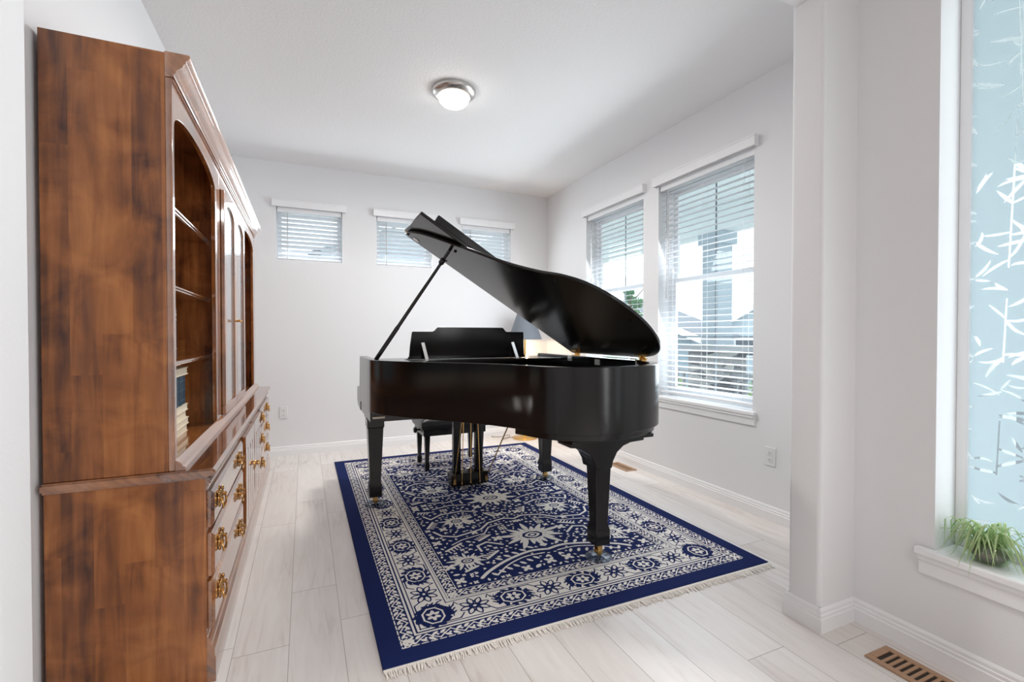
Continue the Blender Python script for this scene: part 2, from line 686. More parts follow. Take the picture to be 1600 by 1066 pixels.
struct(boxm(-2.6, 2.8, -4.1, 5.1, -0.12, 0.0), 'floor', 'floor')
struct(boxm(-2.6, 2.8, -4.1, 5.1, H, H + 0.12), 'ceiling', 'ceil')
struct(boxm(XL - 0.14, XL, YP1, YB, 0, H), 'wall_left', 'wall')
BW = [(-0.237, 0.341), (0.667, 1.232), (1.567, 2.139)]
WZ0, WZ1 = 1.84, 2.33
struct(wall_holes(1, YB, YB + 0.18, XL - 0.14, XR + 0.18, 0, H, [(a, b, WZ0, WZ1) for a, b in BW]), 'wall_back', 'wall')
RW = [(2.113, 2.991), (3.174, 4.048)]
RZ0, RZ1 = 0.645, 2.325
struct(wall_holes(0, XR, XR + 0.18, YP1, YB, 0, H, [(a, b, RZ0, RZ1) for a, b in RW]), 'wall_right', 'wall')


def rounded(poly, r, which):
    out = []
    m = len(poly)
    for i, p in enumerate(poly):
        p = Vector(p)
        if i not in which:
            out.append(tuple(p))
            continue
        a = (Vector(poly[(i - 1) % m]) - p).normalized()
        b = (Vector(poly[(i + 1) % m]) - p).normalized()
        c = p + (a + b) * r
        for k in range(6):
            t = k / 5 * math.pi / 2
            out.append(tuple(c - b * r * math.cos(t) - a * r * math.sin(t)))
    return out


part = MB()
part.prism(rounded([(XL - 0.14, YP0), (JL, YP0), (JL, YP1), (XL - 0.14, YP1)], 0.018, (1, 2)), 2, 0, H)
part.prism(rounded([(JR, YP0), (XR + 0.18, YP0), (XR + 0.18, YP1), (JR, YP1)], 0.018, (0, 3)), 2, 0, H)
part.prism([(YP0, 2.458), (YP0 + 0.018, 2.44), (YP1 - 0.018, 2.44), (YP1, 2.458), (YP1, H), (YP0, H)], 0, JL, JR)
part.box(-2.6, XL - 0.14, YP0, YP1, 0, H)
struct(part, 'wall_front', 'wall')
SL = (0.59, 0.894, 0.385, 2.42)    # sidelight opening y0,y1,z0,z1
struct(wall_holes(0, XN, XN + 0.19, -4.0, YP0, 0, H, [SL, (-1.48, -0.12, 0.0, 2.3)]), 'wall_entry_right', 'wall')
struct(boxm(-2.6, -2.45, -4.0, YP0, 0, H), 'wall_entry_left', 'wall')
struct(boxm(-2.6, 2.19, -4.1, -4.0, 0, H), 'wall_entry_back', 'wall')

# baseboards: stepped profile
BB = [(0.0, 0.0), (0.014, 0.0), (0.014, 0.052), (0.011, 0.055), (0.011, 0.066), (0.0075, 0.069), (0.0075, 0.080), (0.003, 0.088), (0.0, 0.089)]


def bb_sweep(path):
    """path of plan points; board stands to the left of the travel direction; mitred"""
    mb = MB()
    P = [Vector(p) for p in path]
    k = len(BB)
    for i, p in enumerate(P):
        d0 = (P[i] - P[i - 1]).normalized() if i > 0 else (P[1] - P[0]).normalized()
        d1 = (P[i + 1] - P[i]).normalized() if i < len(P) - 1 else d0
        n0, n1 = Vector((-d0.y, d0.x)), Vector((-d1.y, d1.x))
        mt = (n0 + n1) / (1 + n0.dot(n1))
        for t, z in BB:
            q = p + mt * t
            mb.v.append((q.x, q.y, z))
    for i in range(len(P) - 1):
        for j in range(k):
            a, b = i * k + j, i * k + (j + 1) % k
            mb.f.append((a, a + k, b + k, b))
    mb.f.append(tuple(range(k)))
    mb.f.append(tuple(range((len(P) - 1) * k + k - 1, (len(P) - 1) * k - 1, -1)))
    return mb


struct(bb_sweep([(XR, YB), (XL, YB)][::-1][::-1]), 'baseboard_back', 'trim', smooth=20)
struct(bb_sweep([(XR, YP1), (XR, YB)]), 'baseboard_right', 'trim', smooth=20)
struct(bb_sweep([(XL, YB), (XL, YP1), (JL, YP1), (JL, YP0), (-2.45, YP0)]), 'baseboard_left', 'trim', smooth=20)
struct(bb_sweep([(XN, -4.0), (XN, YP0), (JR, YP0), (JR, YP1), (XR, YP1)]), 'baseboard_entry_right', 'trim', smooth=20)


# ------------------------------------------------------------------ windows
def hung_window(n, y0, y1):
    r = struct_root('window_%d' % n, (XR + 0.12, (y0 + y1) / 2, RZ0))
    xa, xb = XR + 0.105, XR + 0.165
    fw = 0.045
    f = MB()
    f.box(xa, xb, y0, y0 + fw, RZ0, RZ1).box(xa, xb, y1 - fw, y1, RZ0, RZ1)
    f.box(xa, xb, y0 + fw, y1 - fw, RZ0, RZ0 + fw).box(xa, xb, y0 + fw, y1 - fw, RZ1 - fw, RZ1)
    f.build('window_frame', 'vinyl', r, bevel=0.003)
    zm = 1.555
    s = MB()
    sw = 0.035
    for (z0, z1, xo) in ((zm - 0.005, RZ1 - fw, 0.022), (RZ0 + fw, zm + 0.03, 0.004)):
        x0, x1 = xa + xo, xa + xo + 0.022
        s.box(x0, x1, y0 + fw, y0 + fw + sw, z0, z1).box(x0, x1, y1 - fw - sw, y1 - fw, z0, z1)
        s.box(x0, x1, y0 + fw + sw, y1 - fw - sw, z0, z0 + sw).box(x0, x1, y0 + fw + sw, y1 - fw - sw, z1 - sw, z1)
    s.build('sash', 'vinyl', r, bevel=0.002)
    boxm(xa + 0.031, xa + 0.035, y0 + fw + sw, y1 - fw - sw, zm + 0.03, RZ1 - fw - sw).build('glass', 'glass', r)
    boxm(xa + 0.013, xa + 0.017, y0 + fw + sw, y1 - fw - sw, RZ0 + fw + sw, zm - 0.005).build('glass', 'glass', r)
    c = MB()
    ym = (y0 + y1) / 2
    c.box(xa + 0.045, xa + 0.05, ym - 0.006, ym + 0.006, RZ0 + fw, RZ1 - fw)
    c.box(xa + 0.045, xa + 0.05, y0 + fw, y1 - fw, 1.115, 1.127)
    c.build('screen_bar', 'screen', r)
    # sill board and apron
    a_, b_, c_ = XR - 0.03, XR - 0.0005, XR + 0.105
    sl = MB().prism([(a_, y0 - 0.03), (b_, y0 - 0.03), (b_, y0 + 0.001), (c_, y0 + 0.001), (c_, y1 - 0.001), (b_, y1 - 0.001), (b_, y1 + 0.03), (a_, y1 + 0.03)], 2, RZ0 - 0.022, RZ0 + 0.004)
    sl.build('sill', 'trim', r, bevel=0.005)
    ap = MB().prism([(XR - 0.012, RZ0 - 0.085), (XR, RZ0 - 0.085), (XR, RZ0 - 0.022), (XR - 0.024, RZ0 - 0.022), (XR - 0.024, RZ0 - 0.036), (XR - 0.014, RZ0 - 0.045)], 1, y0 - 0.02, y1 + 0.02)
    ap.build('sill_apron', 'trim', r)
    return r


hung_window(1, *RW[0])
hung_window(2, *RW[1])
for k, (a, b) in enumerate(BW):
    r = struct_root('window_%d' % (3 + k), ((a + b) / 2, YB + 0.12, WZ0))
    fw = 0.04
    ya, yb = YB + 0.105, YB + 0.165
    f = MB().box(a, a + fw, ya, yb, WZ0, WZ1).box(b - fw, b, ya, yb, WZ0, WZ1)
    f.box(a + fw, b - fw, ya, yb, WZ0, WZ0 + fw).box(a + fw, b - fw, ya, yb, WZ1 - fw, WZ1)
    f.build('window_frame', 'vinyl', r, bevel=0.003)
    boxm(a + fw, b - fw, ya + 0.025, ya + 0.03, WZ0 + fw, WZ1 - fw).build('glass', 'glass', r)

# glazed entrance door, unseen and added to carry the entry fill light
r = struct_root('added_door_1', (XN + 0.12, -0.80, 0))
f = MB()
for a0, a1 in ((-1.48, -1.36), (-0.24, -0.12)):
    f.box(XN + 0.09, XN + 0.14, a0, a1, 0.0, 2.3)
f.box(XN + 0.09, XN + 0.14, -1.36, -0.24, 0.0, 0.22).box(XN + 0.09, XN + 0.14, -1.36, -0.24, 2.18, 2.3)
f.build('door_frame', 'trim', r)
boxm(XN + 0.11, XN + 0.116, -1.36, -0.24, 0.22, 2.18).build('door_glass', 'glass', r)

# sidelight with frosted bamboo film
y0, y1, z0, z1 = SL
r = struct_root('window_6', (XN + 0.14, (y0 + y1) / 2, z0))
f = MB()
xa, xb = XN + 0.127, XN + 0.18
fw = 0.032
f.box(xa, xb, y0, y0 + fw, z0, z1).box(xa, xb, y1 - fw, y1, z0, z1)
f.box(xa, xb, y0 + fw, y1 - fw, z0, z0 + fw).box(xa, xb, y0 + fw, y1 - fw, z1 - fw, z1)
f.build('window_frame', 'trim', r, bevel=0.003)
XG = XN + 0.142
boxm(XG, XG + 0.004, y0 + fw, y1 - fw, z0 + fw, z1 - fw).build('pane', 'glass', r)
# frosted film on the room side of the pane, bamboo leaves cut out of the frosting
FP = 0.0016
fy0, fy1, fz0, fz1 = y1 - fw - 0.24, y1 - fw, z0 + fw, z1 - fw
fnu, fnv = int((fy1 - fy0) / FP) + 1, int((fz1 - fz0) / FP) + 1
FY, FZ = np.linspace(fy0, fy1, fnu), np.linspace(fz0, fz1, fnv)
FILM = np.zeros((fnv, fnu), np.float32)
rnd = random.Random(11)


def film_stroke(p, q, w0, w1):
    m = max(w0, w1)
    a0, a1 = int((min(p[0], q[0]) - m - fy0) / FP) - 1, int((max(p[0], q[0]) + m - fy0) / FP) + 3
    b0, b1 = int((min(p[1], q[1]) - m - fz0) / FP) - 1, int((max(p[1], q[1]) + m - fz0) / FP) + 3
    a0, a1, b0, b1 = max(0, a0), min(fnu, a1), max(0, b0), min(fnv, b1)
    if a0 >= a1 or b0 >= b1:
        return
    u, v = np.meshgrid(FY[a0:a1], FZ[b0:b1])
    dx, dy = q[0] - p[0], q[1] - p[1]
    t = np.clip(((u - p[0]) * dx + (v - p[1]) * dy) / (dx * dx + dy * dy + 1e-12), 0, 1)
    d = np.hypot(u - p[0] - t * dx, v - p[1] - t * dy) - (w0 + (w1 - w0) * t) / 2
    FILM[b0:b1, a0:a1] = np.maximum(FILM[b0:b1, a0:a1], np.clip(0.5 - d / FP, 0, 1))


def film_leaf(y, z, ang, ln, wd):
    bend = rnd.uniform(-1.1, 1.1)
    n = 9
    p = (y, z)
    for k in range(n):
        t = (k + 0.5) / n
        a = ang + bend * (t - 0.2)
        q = (p[0] + ln / n * math.cos(a), p[1] + ln / n * math.sin(a))
        w0 = wd * math.sin(math.pi * min(1, k / n * 0.9 + 0.1)) ** 0.8
        w1 = wd * math.sin(math.pi * min(1, (k + 1) / n * 0.9 + 0.1)) ** 0.8
        film_stroke(p, q, w0, w1)
        p = q


for stem in range(5):
    sy = fy1 - 0.006 - stem * 0.058
    lean = rnd.uniform(-0.04, 0.04)
    zz = fz0 + 0.05
    while zz < fz1 - 0.05:
        step = rnd.uniform(0.075, 0.12)
        py = sy + lean * (zz - fz0)
        if stem % 2 == 1 and rnd.random() < 0.6:
            film_stroke((py, zz), (sy + lean * (zz + step - fz0), zz + step - 0.004), 0.0042, 0.0036)
        for q in range(rnd.choice((1, 2, 2, 3))):
            ang = rnd.uniform(-1.0, 1.1)
            if rnd.random() < 0.5:
                ang = math.pi - ang
            film_leaf(py, zz + rnd.uniform(0, 0.03), ang, rnd.uniform(0.040, 0.088), rnd.uniform(0.006, 0.0115))
        zz += step


def film_mat():
    m = bpy.data.materials.new('frosted_bamboo_film')
    m.use_nodes = True
    nt = m.node_tree
    nt.nodes.clear()
    o = N(nt, 'ShaderNodeOutputMaterial')
    a = N(nt, 'ShaderNodeVertexColor')
    a.layer_name = 'pattern'
    sp = N(nt, 'ShaderNodeSeparateColor')
    nt.links.new(a.outputs['Color'], sp.inputs[0])
    d = N(nt, 'ShaderNodeBsdfDiffuse')
    d.inputs[0].default_value = (0.70, 0.78, 0.80, 1)
    t = N(nt, 'ShaderNodeBsdfTranslucent')
    t.inputs[0].default_value = (0.62, 0.715, 0.76, 1)
    mx = N(nt, 'ShaderNodeMixShader')
    mx.inputs[0].default_value = 0.72
    nt.links.new(d.outputs[0], mx.inputs[1])
    nt.links.new(t.outputs[0], mx.inputs[2])
    c = N(nt, 'ShaderNodeBsdfTransparent')
    m2 = N(nt, 'ShaderNodeMixShader')
    nt.links.new(math_node(nt, 'MULTIPLY', sp.outputs[0], 0.8), m2.inputs[0])
    nt.links.new(mx.outputs[0], m2.inputs[1])
    nt.links.new(c.outputs[0], m2.inputs[2])
    nt.links.new(m2.outputs[0], o.inputs[0])
    return m


gy, gz = np.meshgrid(FY, FZ)
o0 = ORG[r.name]
co = np.stack([np.full(gy.size, XG - 0.0008 - o0.x), gy.ravel() - o0.y, gz.ravel() - o0.z], 1).astype(np.float32)
idx = np.arange(fnu * fnv).reshape(fnv, fnu)
quads = np.stack([idx[:-1, :-1], idx[1:, :-1], idx[1:, 1:], idx[:-1, 1:]], -1).reshape(-1, 4)
me = bpy.data.meshes.new('frosted_film')
me.vertices.add(len(co))
me.vertices.foreach_set('co', co.ravel())
me.loops.add(quads.size)
me.loops.foreach_set('vertex_index', quads.ravel().astype(np.int32))
me.polygons.add(len(quads))
me.polygons.foreach_set('loop_start', np.arange(0, quads.size, 4, dtype=np.int32))
me.update(calc_edges=True)
ca = me.color_attributes.new('pattern', 'FLOAT_COLOR', 'POINT')
cv_ = np.ones((len(co), 4), np.float32)
cv_[:, :3] = FILM.ravel()[:, None]
ca.data.foreach_set('color', cv_.ravel())
me.materials.append(film_mat())
fo_ = bpy.data.objects.new('frosted_film', me)
COL.objects.link(fo_)
fo_.parent = r
a_, b_, c_ = XN - 0.032, XN - 0.0005, XN + 0.127
sl = MB().prism([(a_, y0 - 0.05), (b_, y0 - 0.05), (b_, y0 + 0.001), (c_, y0 + 0.001), (c_, y1 - 0.001), (b_, y1 - 0.001), (b_, y1 + 0.05), (a_, y1 + 0.05)], 2, z0 - 0.024, z0 + 0.003)
sl.build('sill', 'trim', r, bevel=0.006)
MB().prism([(XN - 0.012, z0 - 0.09), (XN, z0 - 0.09), (XN, z0 - 0.024), (XN - 0.022, z0 - 0.024), (XN - 0.022, z0 - 0.038), (XN - 0.013, z0 - 0.05)], 1, y0 - 0.04, y1 + 0.04).build('sill_apron', 'trim', r)


# ------------------------------------------------------------------ blinds
def blind(axis, face, a0, a1, z0, z1, pitch, tilt, label, group, raised=0.0, wand=True):
    """axis 0: hangs in a window of the right wall; axis 1: back wall"""
    def P(d, a, z):      # d = distance into the reveal
        return (face + d, a, z) if axis == 0 else (a, face + d, z)
    am = (a0 + a1) / 2
    t = thing('window_blind', P(0.04, am, z0), label, 'blind', group)

    def bx(mb, d0, d1, b0, b1, c0, c1):
        if axis == 0:
            return mb.box(face + d0, face + d1, b0, b1, c0, c1)
        return mb.box(b0, b1, face + d0, face + d1, c0, c1)
    v = MB()
    bx(v, -0.042, -0.03, a0 - 0.035, a1 + 0.035, z1 - 0.006, z1 + 0.062)
    bx(v, -0.03, -0.001, a0 - 0.035, a0 - 0.023, z1 - 0.006, z1 + 0.062)
    bx(v, -0.03, -0.001, a1 + 0.023, a1 + 0.035, z1 - 0.006, z1 + 0.062)
    bx(v, -0.046, -0.042, a0 - 0.035, a1 + 0.035, z1 + 0.05, z1 + 0.062)
    v.build('valance', 'trim', t, bevel=0.003)
    h = MB()
    bx(h, 0.012, 0.07, a0 + 0.008, a1 - 0.008, z1 - 0.045, z1 - 0.002)
    h.build('head_rail', 'vinyl', t)
    s = MB()
    z = z1 - 0.075
    hw = 0.0245
    zb = z0 + 0.03 + raised
    while z > zb + 0.03:
        c, sn = math.cos(tilt) * hw, math.sin(tilt) * hw
        q = 0.0014
        d = 0.042
        prof = [(d - c, z - sn), (d, z + 0.0025), (d + c, z + sn), (d + c, z + sn + q), (d, z + 0.0025 + q), (d - c, z - sn + q)]
        if axis == 0:
            s.prism([(face + p[0], p[1]) for p in prof], 1, a0 + 0.008, a1 - 0.008)
        else:
            s.prism([(face + p[0], p[1]) for p in prof], 0, a0 + 0.008, a1 - 0.008)
        z -= pitch
    s.build('slats', 'slat', t)
    b = MB()
    bx(b, 0.02, 0.064, a0 + 0.008, a1 - 0.008, zb, zb + 0.016)
    b.build('bottom_rail', 'vinyl', t, bevel=0.003)
    n = 2 if a1 - a0 < 0.7 else 3
    for i in range(n):
        a = a0 + 0.09 + (a1 - a0 - 0.18) * i / (n - 1)
        MB().tube([P(0.016, a, zb + 0.004), P(0.016, a, z1 - 0.03)], 0.0012, 5).tube([P(0.068, a, z1 - 0.03), P(0.068, a, zb + 0.004)], 0.0012, 5).build('ladder_cord', 'vinyl', t)
    if wand:
        w_ = MB()
        aw = a1 - 0.085 if axis == 0 else a0 + 0.095
        w_.tube([P(0.008, aw, z1 - 0.05), P(0.004, aw, z1 - 0.05 - wand)], 0.004, 6)
        w_.build('tilt_wand', 'nickel', t)
    return t


blind(0, XR, *RW[0], RZ0, RZ1, 0.0425, R(6), 'white slatted blind on the large window nearest the wall opening', 'blinds on the tall windows', wand=0.85)
blind(0, XR, *RW[1], RZ0, RZ1, 0.0425, R(6), 'white slatted blind on the tall window nearer the room corner', 'blinds on the tall windows', wand=0.62)
for (a, b), lab in zip(BW, ('white blind on the small high window nearest the wooden hutch',
                            'white blind on the middle small high window, partly behind the raised piano lid',
                            'white blind on the small high window nearest the room corner')):
    blind(1, YB, a, b, WZ0, WZ1, 0.041, R(-27), lab, 'blinds on the small high windows', raised=-0.02, wand=0.5)


# ------------------------------------------------------------------ outlets and vents
def outlet(axis, a, z, label):
    c = (XR, a, z) if axis == 0 else (a, YB, z)
    t = thing('wall_outlet', c, label, 'outlet', 'wall outlets')

    def bx(d0, d1, b0, b1, c0, c1):
        if axis == 0:
            return boxm(XR - d1, XR - d0, a + b0, a + b1, z + c0, z + c1)
        return boxm(a + b0, a + b1, YB - d1, YB - d0, z + c0, z + c1)
    bx(0, 0.006, -0.036, 0.036, -0.058, 0.058).build('cover_plate', 'plate', t, bevel=0.003)
    for s in (-1, 1):
        q = bx(0.006, 0.008, -0.017, 0.017, s * 0.021 - 0.014, s * 0.021 + 0.014).build('socket', 'plate', t, bevel=0.002)
        for e in (-0.006, 0.006):
            bx(0.008, 0.0085, e - 0.0012, e + 0.0012, s * 0.021 - 0.002, s * 0.021 + 0.008).build('slot', 'slot', q)
        bx(0.008, 0.0085, -0.002, 0.002, s * 0.021 - 0.010, s * 0.021 - 0.006).build('slot', 'slot', q)


outlet(0, 1.985, 0.39, 'white outlet low on the wall below the large window')
outlet(1, -0.186, 0.405, 'white outlet low on the far wall beside the hutch')


def floor_vent(x0, x1, y0, y1, label):
    t = thing('floor_vent', ((x0 + x1) / 2, (y0 + y1) / 2, 0), label, 'vent', 'floor vents')
    f = MB()
    m = 0.024
    zt = 0.006
    f.box(x0, x0 + m, y0, y1, 0, zt).box(x1 - m, x1, y0, y1, 0, zt)
    f.box(x0 + m, x1 - m, y0, y0 + m, 0, zt).box(x0 + m, x1 - m, y1 - m, y1, 0, zt)
    f.build('frame', 'tan', t, bevel=0.002)
    boxm(x0 + m, x1 - m, y0 + m, y1 - m, 0.0002, 0.0012).build('duct', 'dark', t)
    s = MB()
    n = int((y1 - y0 - 2 * m) / 0.021)
    st = (y1 - y0 - 2 * m) / n
    for i in range(1, n):
        y = y0 + m + i * st
        s.box(x0 + m, x1 - m, y - 0.005, y + 0.005, 0.0015, zt - 0.001)
    s.build('louvres', 'tan', t)


floor_vent(1.800, 1.930, 0.66, 1.003, 'tan slotted floor vent in front of the near baseboard')
floor_vent(2.43, 2.545, 3.17, 3.43, 'small tan floor vent by the wall under the windows, behind the piano leg')

# ------------------------------------------------------------------ ceiling light
LC = (0.905, 3.0)
t = thing('ceiling_light', (LC[0], LC[1], H), 'round flush ceiling light with lit white dome and metal rim', 'light')
MB().lathe([(0.075, 0), (0.145, 0.0), (0.146, -0.012), (0.140, -0.024), (0.128, -0.034), (0.112, -0.042), (0.104, -0.044), (0.100, -0.036), (0.075, -0.03)], (LC[0], LC[1], H), 48).build('metal_rim', 'nickel', t)
MB().lathe([(0.098, -0.036), (0.100, -0.052), (0.093, -0.072), (0.077, -0.09), (0.05, -0.103), (0.02, -0.109), (0.0, -0.11)], (LC[0], LC[1], H), 48).build('glass_dome', 'dome', t)
ld = bpy.data.lights.new('ceiling_bulb', 'AREA')
ld.shape = 'DISK'
ld.size = 0.19
ld.energy = 25
ld.color = (1.0, 0.965, 0.92)
lo = bpy.data.objects.new('ceiling_bulb', ld)
lo.location = (LC[0], LC[1], H - 0.125)
COL.objects.link(lo)


# ------------------------------------------------------------------ hutch
HB = -0.695                 # back of all cabinets
BF = -0.297                 # base front
HF = -0.395                 # hutch carcass front
U = [1.785, 2.665, 3.585, 4.42]


def handle(mb, y, z, x):
    """ornate brass bail pull on the face x"""
    for s in (-1, 1):
        mb.blob((x + 0.004, y + s * 0.032, z + 0.004), 0.006, 0.014, 0.016)
        mb.blob((x + 0.005, y + s * 0.036, z + 0.022), 0.005, 0.009, 0.010)
        mb.blob((x + 0.005, y + s * 0.030, z - 0.016), 0.005, 0.010, 0.009)
        mb.lathe([(0.005, 0), (0.004, 0.008), (0.006, 0.010), (0.006, 0.013), (0.003, 0.016)], (x + 0.003, y + s * 0.032, z + 0.004), 10, 'x')
    mb.blob((x + 0.003, y, z + 0.006), 0.004, 0.026, 0.010)
    mb.blob((x + 0.004, y, z + 0.018), 0.005, 0.012, 0.010)
    mb.blob((x + 0.004, y, z - 0.006), 0.004, 0.012, 0.008)
    pts = [(x + 0.011, y - 0.032, z + 0.003), (x + 0.015, y - 0.037, z - 0.010), (x + 0.016, y - 0.028, z - 0.028), (x + 0.016, y, z - 0.037),
           (x + 0.016, y + 0.028, z - 0.028), (x + 0.015, y + 0.037, z - 0.010), (x + 0.011, y + 0.032, z + 0.003)]
    mb.tube(smooth_path(pts, 4), 0.0036, 7)
    return mb


def base_unit(i, name, label, cat, group):
    y0, y1 = U[i] + (0.0 if i == 0 else 0.0008), U[i + 1] - (0.0008 if i < 2 else 0)
    t = thing(name, ((HB + BF) / 2, (y0 + y1) / 2, 0), label, cat, group)
    boxm(HB, BF, y0, y1, 0, 0.672).build('carcass', 'wood_side', t, bevel=0.002)
    # worktop with moulded edge
    e0 = y0 - (0.020 if i == 0 else 0)
    e1 = y1 + (0.020 if i == 2 else 0)
    prof = [(HB, 0.672), (BF + 0.004, 0.672), (BF + 0.012, 0.678), (BF + 0.026, 0.683), (BF + 0.031, 0.690), (BF + 0.029, 0.698), (BF + 0.022, 0.703), (HB, 0.703)]
    wt = MB().prism(prof, 1, e0 + (0.012 if i == 0 else 0), e1 - (0.012 if i == 2 else 0))
    if i == 0:
        wt.prism([(HB, 0.682), (BF + 0.024, 0.682), (BF + 0.029, 0.690), (BF + 0.022, 0.699), (HB, 0.699)], 1, e0, e0 + 0.0125)
    if i == 2:
        wt.prism([(HB, 0.682), (BF + 0.024, 0.682), (BF + 0.029, 0.690), (BF + 0.022, 0.699), (HB, 0.699)], 1, e1 - 0.0125, e1)
    wt.build('worktop', 'wood_h', t, smooth=25)
    # frieze moulding under the top
    fr = MB().prism([(BF, 0.628), (BF + 0.006, 0.632), (BF + 0.006, 0.640), (BF + 0.010, 0.645), (BF + 0.010, 0.664), (BF + 0.014, 0.671), (BF, 0.671)], 1, y0 + 0.001, y1 - 0.001)
    fr.build('frieze', 'wood_h', t, smooth=25)
    dn = MB()
    y = y0 + 0.012
    while y < y1 - 0.012:
        dn.box(BF + 0.010, BF + 0.014, y, y + 0.008, 0.650, 0.660)
        y += 0.016
    dn.build('dentil_band', 'wood_h', t, smooth=0)
    # plinth and base moulding
    MB().prism([(BF, 0.0), (BF + 0.025, 0.0), (BF + 0.025, 0.078), (BF + 0.022, 0.088), (BF + 0.022, 0.104), (BF + 0.014, 0.118), (BF + 0.014, 0.132), (BF + 0.004, 0.150), (BF, 0.152)], 1, y0 + (0.003 if i == 0 else 0.0005), y1 - 0.0005).build('plinth', 'wood_h', t, smooth=25)
    if i != 1:
        hy = {0: (1.915, 2.455), 2: (3.675, 4.165)}[i]
        a0, a1 = y0 + 0.022, y1 - (0.055 if i == 0 else 0.03)
        if i == 2:
            a0 = y0 + 0.035
        for z0_, z1_ in ((0.502, 0.622), (0.340, 0.484), (0.168, 0.324)):
            d = MB()
            prof = [(BF, 0), (BF + 0.012, 0), (BF + 0.018, 0.006)]
            d.box(BF, BF + 0.012, a0, a1, z0_, z1_)
            # raised field with sloping lip
            xs = (BF + 0.012, BF + 0.020)
            g = 0.012
            lo_ = [(xs[0], a0, z0_), (xs[0], a1, z0_), (xs[0], a1, z1_), (xs[0], a0, z1_)]
            hi_ = [(xs[1], a0 + g, z0_ + g), (xs[1], a1 - g, z0_ + g), (xs[1], a1 - g, z1_ - g), (xs[1], a0 + g, z1_ - g)]
            d.add(lo_ + hi_, [(4, 5, 6, 7), (0, 1, 5, 4), (1, 2, 6, 5), (2, 3, 7, 6), (3, 0, 4, 7)])
            do = d.build('drawer', 'wood_h', t, bevel=0.0015, smooth=20)
            for y in hy:
                ho = handle(MB(), y, (z0_ + z1_) / 2 + 0.004, BF + 0.020).build('handle', 'abrass', do)
                ho['label'] = 'ornate antique brass bail pull'
    else:
        for s, (a0, a1) in enumerate(((y0 + 0.02, (y0 + y1) / 2 - 0.003), ((y0 + y1) / 2 + 0.003, y1 - 0.02))):
            zb, zt = 0.165, 0.622
            boxm(BF, BF + 0.010, a0, a1, zb, zt)
            d = MB()
            d.box(BF, BF + 0.006, a0 + 0.03, a1 - 0.03, zb, zt)      # back board seen in the slots
            # comb of upright boards with keyhole slots; outer edges scalloped
            n = 4
            sc = []

            def edge(y, sg):
                pts = []
                for k in range(0, 25):
                    tt = k / 24
                    z = zb + (zt - zb) * tt
                    bump = 0.014 * math.exp(-((z - 0.40) / 0.035) ** 2) + 0.016 * math.exp(-((z - 0.60) / 0.05) ** 2) + 0.016 * math.exp(-((z - 0.185) / 0.05) ** 2)
                    pts.append((y + sg * (bump - 0.016), z))
                return pts
            le = edge(a0, -1)
            re = edge(a1, 1)
            poly = le[:]                              # up the left side
            poly += re[::-1]                          # down the right side
            wdt = (a1 - a0) / (n + 0.0)
            for k in range(n - 1, 0, -1):             # slots from the right, cut up from the bottom
                yc = a0 + wdt * k
                hw_, rr, zc = 0.007, 0.014, 0.535
                if zc > zt:
                    continue
                poly.append((yc + hw_, zb))
                base = math.asin(hw_ / rr)
                for q in range(13):
                    an = -math.pi / 2 + base + q / 12 * (2 * math.pi - 2 * base)
                    poly.append((yc + rr * math.cos(an), zc + rr * math.sin(an)))
                poly.append((yc - hw_, zb))
            d.prism(poly, 0, BF + 0.006, BF + 0.024)
            d.box(BF + 0.006, BF + 0.022, a0 + 0.016, a1 - 0.016, zb - 0.012, zb + 0.012)
            do = d.build('door', 'wood_v', t, smooth=25)
            kb = MB()
            yk = a1 - 0.022 if s == 0 else a0 + 0.022
            kb.lathe([(0.010, 0), (0.009, 0.003), (0.004, 0.006), (0.005, 0.012), (0.010, 0.018), (0.009, 0.024), (0.002, 0.027)], (BF + 0.024, yk, 0.385), 14, 'x')
            kb.blob((BF + 0.026, yk, 0.365), 0.003, 0.006, 0.016)
            kb.build('knob', 'abrass', do)
    return t


base_unit(0, 'drawer_chest', 'brown wood three drawer chest nearest the viewer, base of the tall hutch', 'cabinet', 'base cabinets of the hutch')
base_unit(1, 'door_cabinet', 'brown wood base cabinet with two slotted plank doors, middle of the hutch', 'cabinet', 'base cabinets of the hutch')
base_unit(2, 'drawer_chest', 'brown wood three drawer chest at the far end, beside the wall outlet', 'cabinet', 'base cabinets of the hutch')

ZB, ZT = 0.7035, 2.015


def crown_prof():
    return [(HF, 1.940), (HF + 0.024, 1.944), (HF + 0.024, 1.952), (HF + 0.030, 1.957), (HF + 0.030, 1.963), (HF + 0.036, 1.969), (HF + 0.046, 1.977), (HF + 0.051, 1.988),
            (HF + 0.056, 1.992), (HF + 0.056, 1.999), (HF + 0.064, 2.005), (HF + 0.068, 2.013), (HF + 0.064, ZT + 0.004), (HF, ZT + 0.004)]


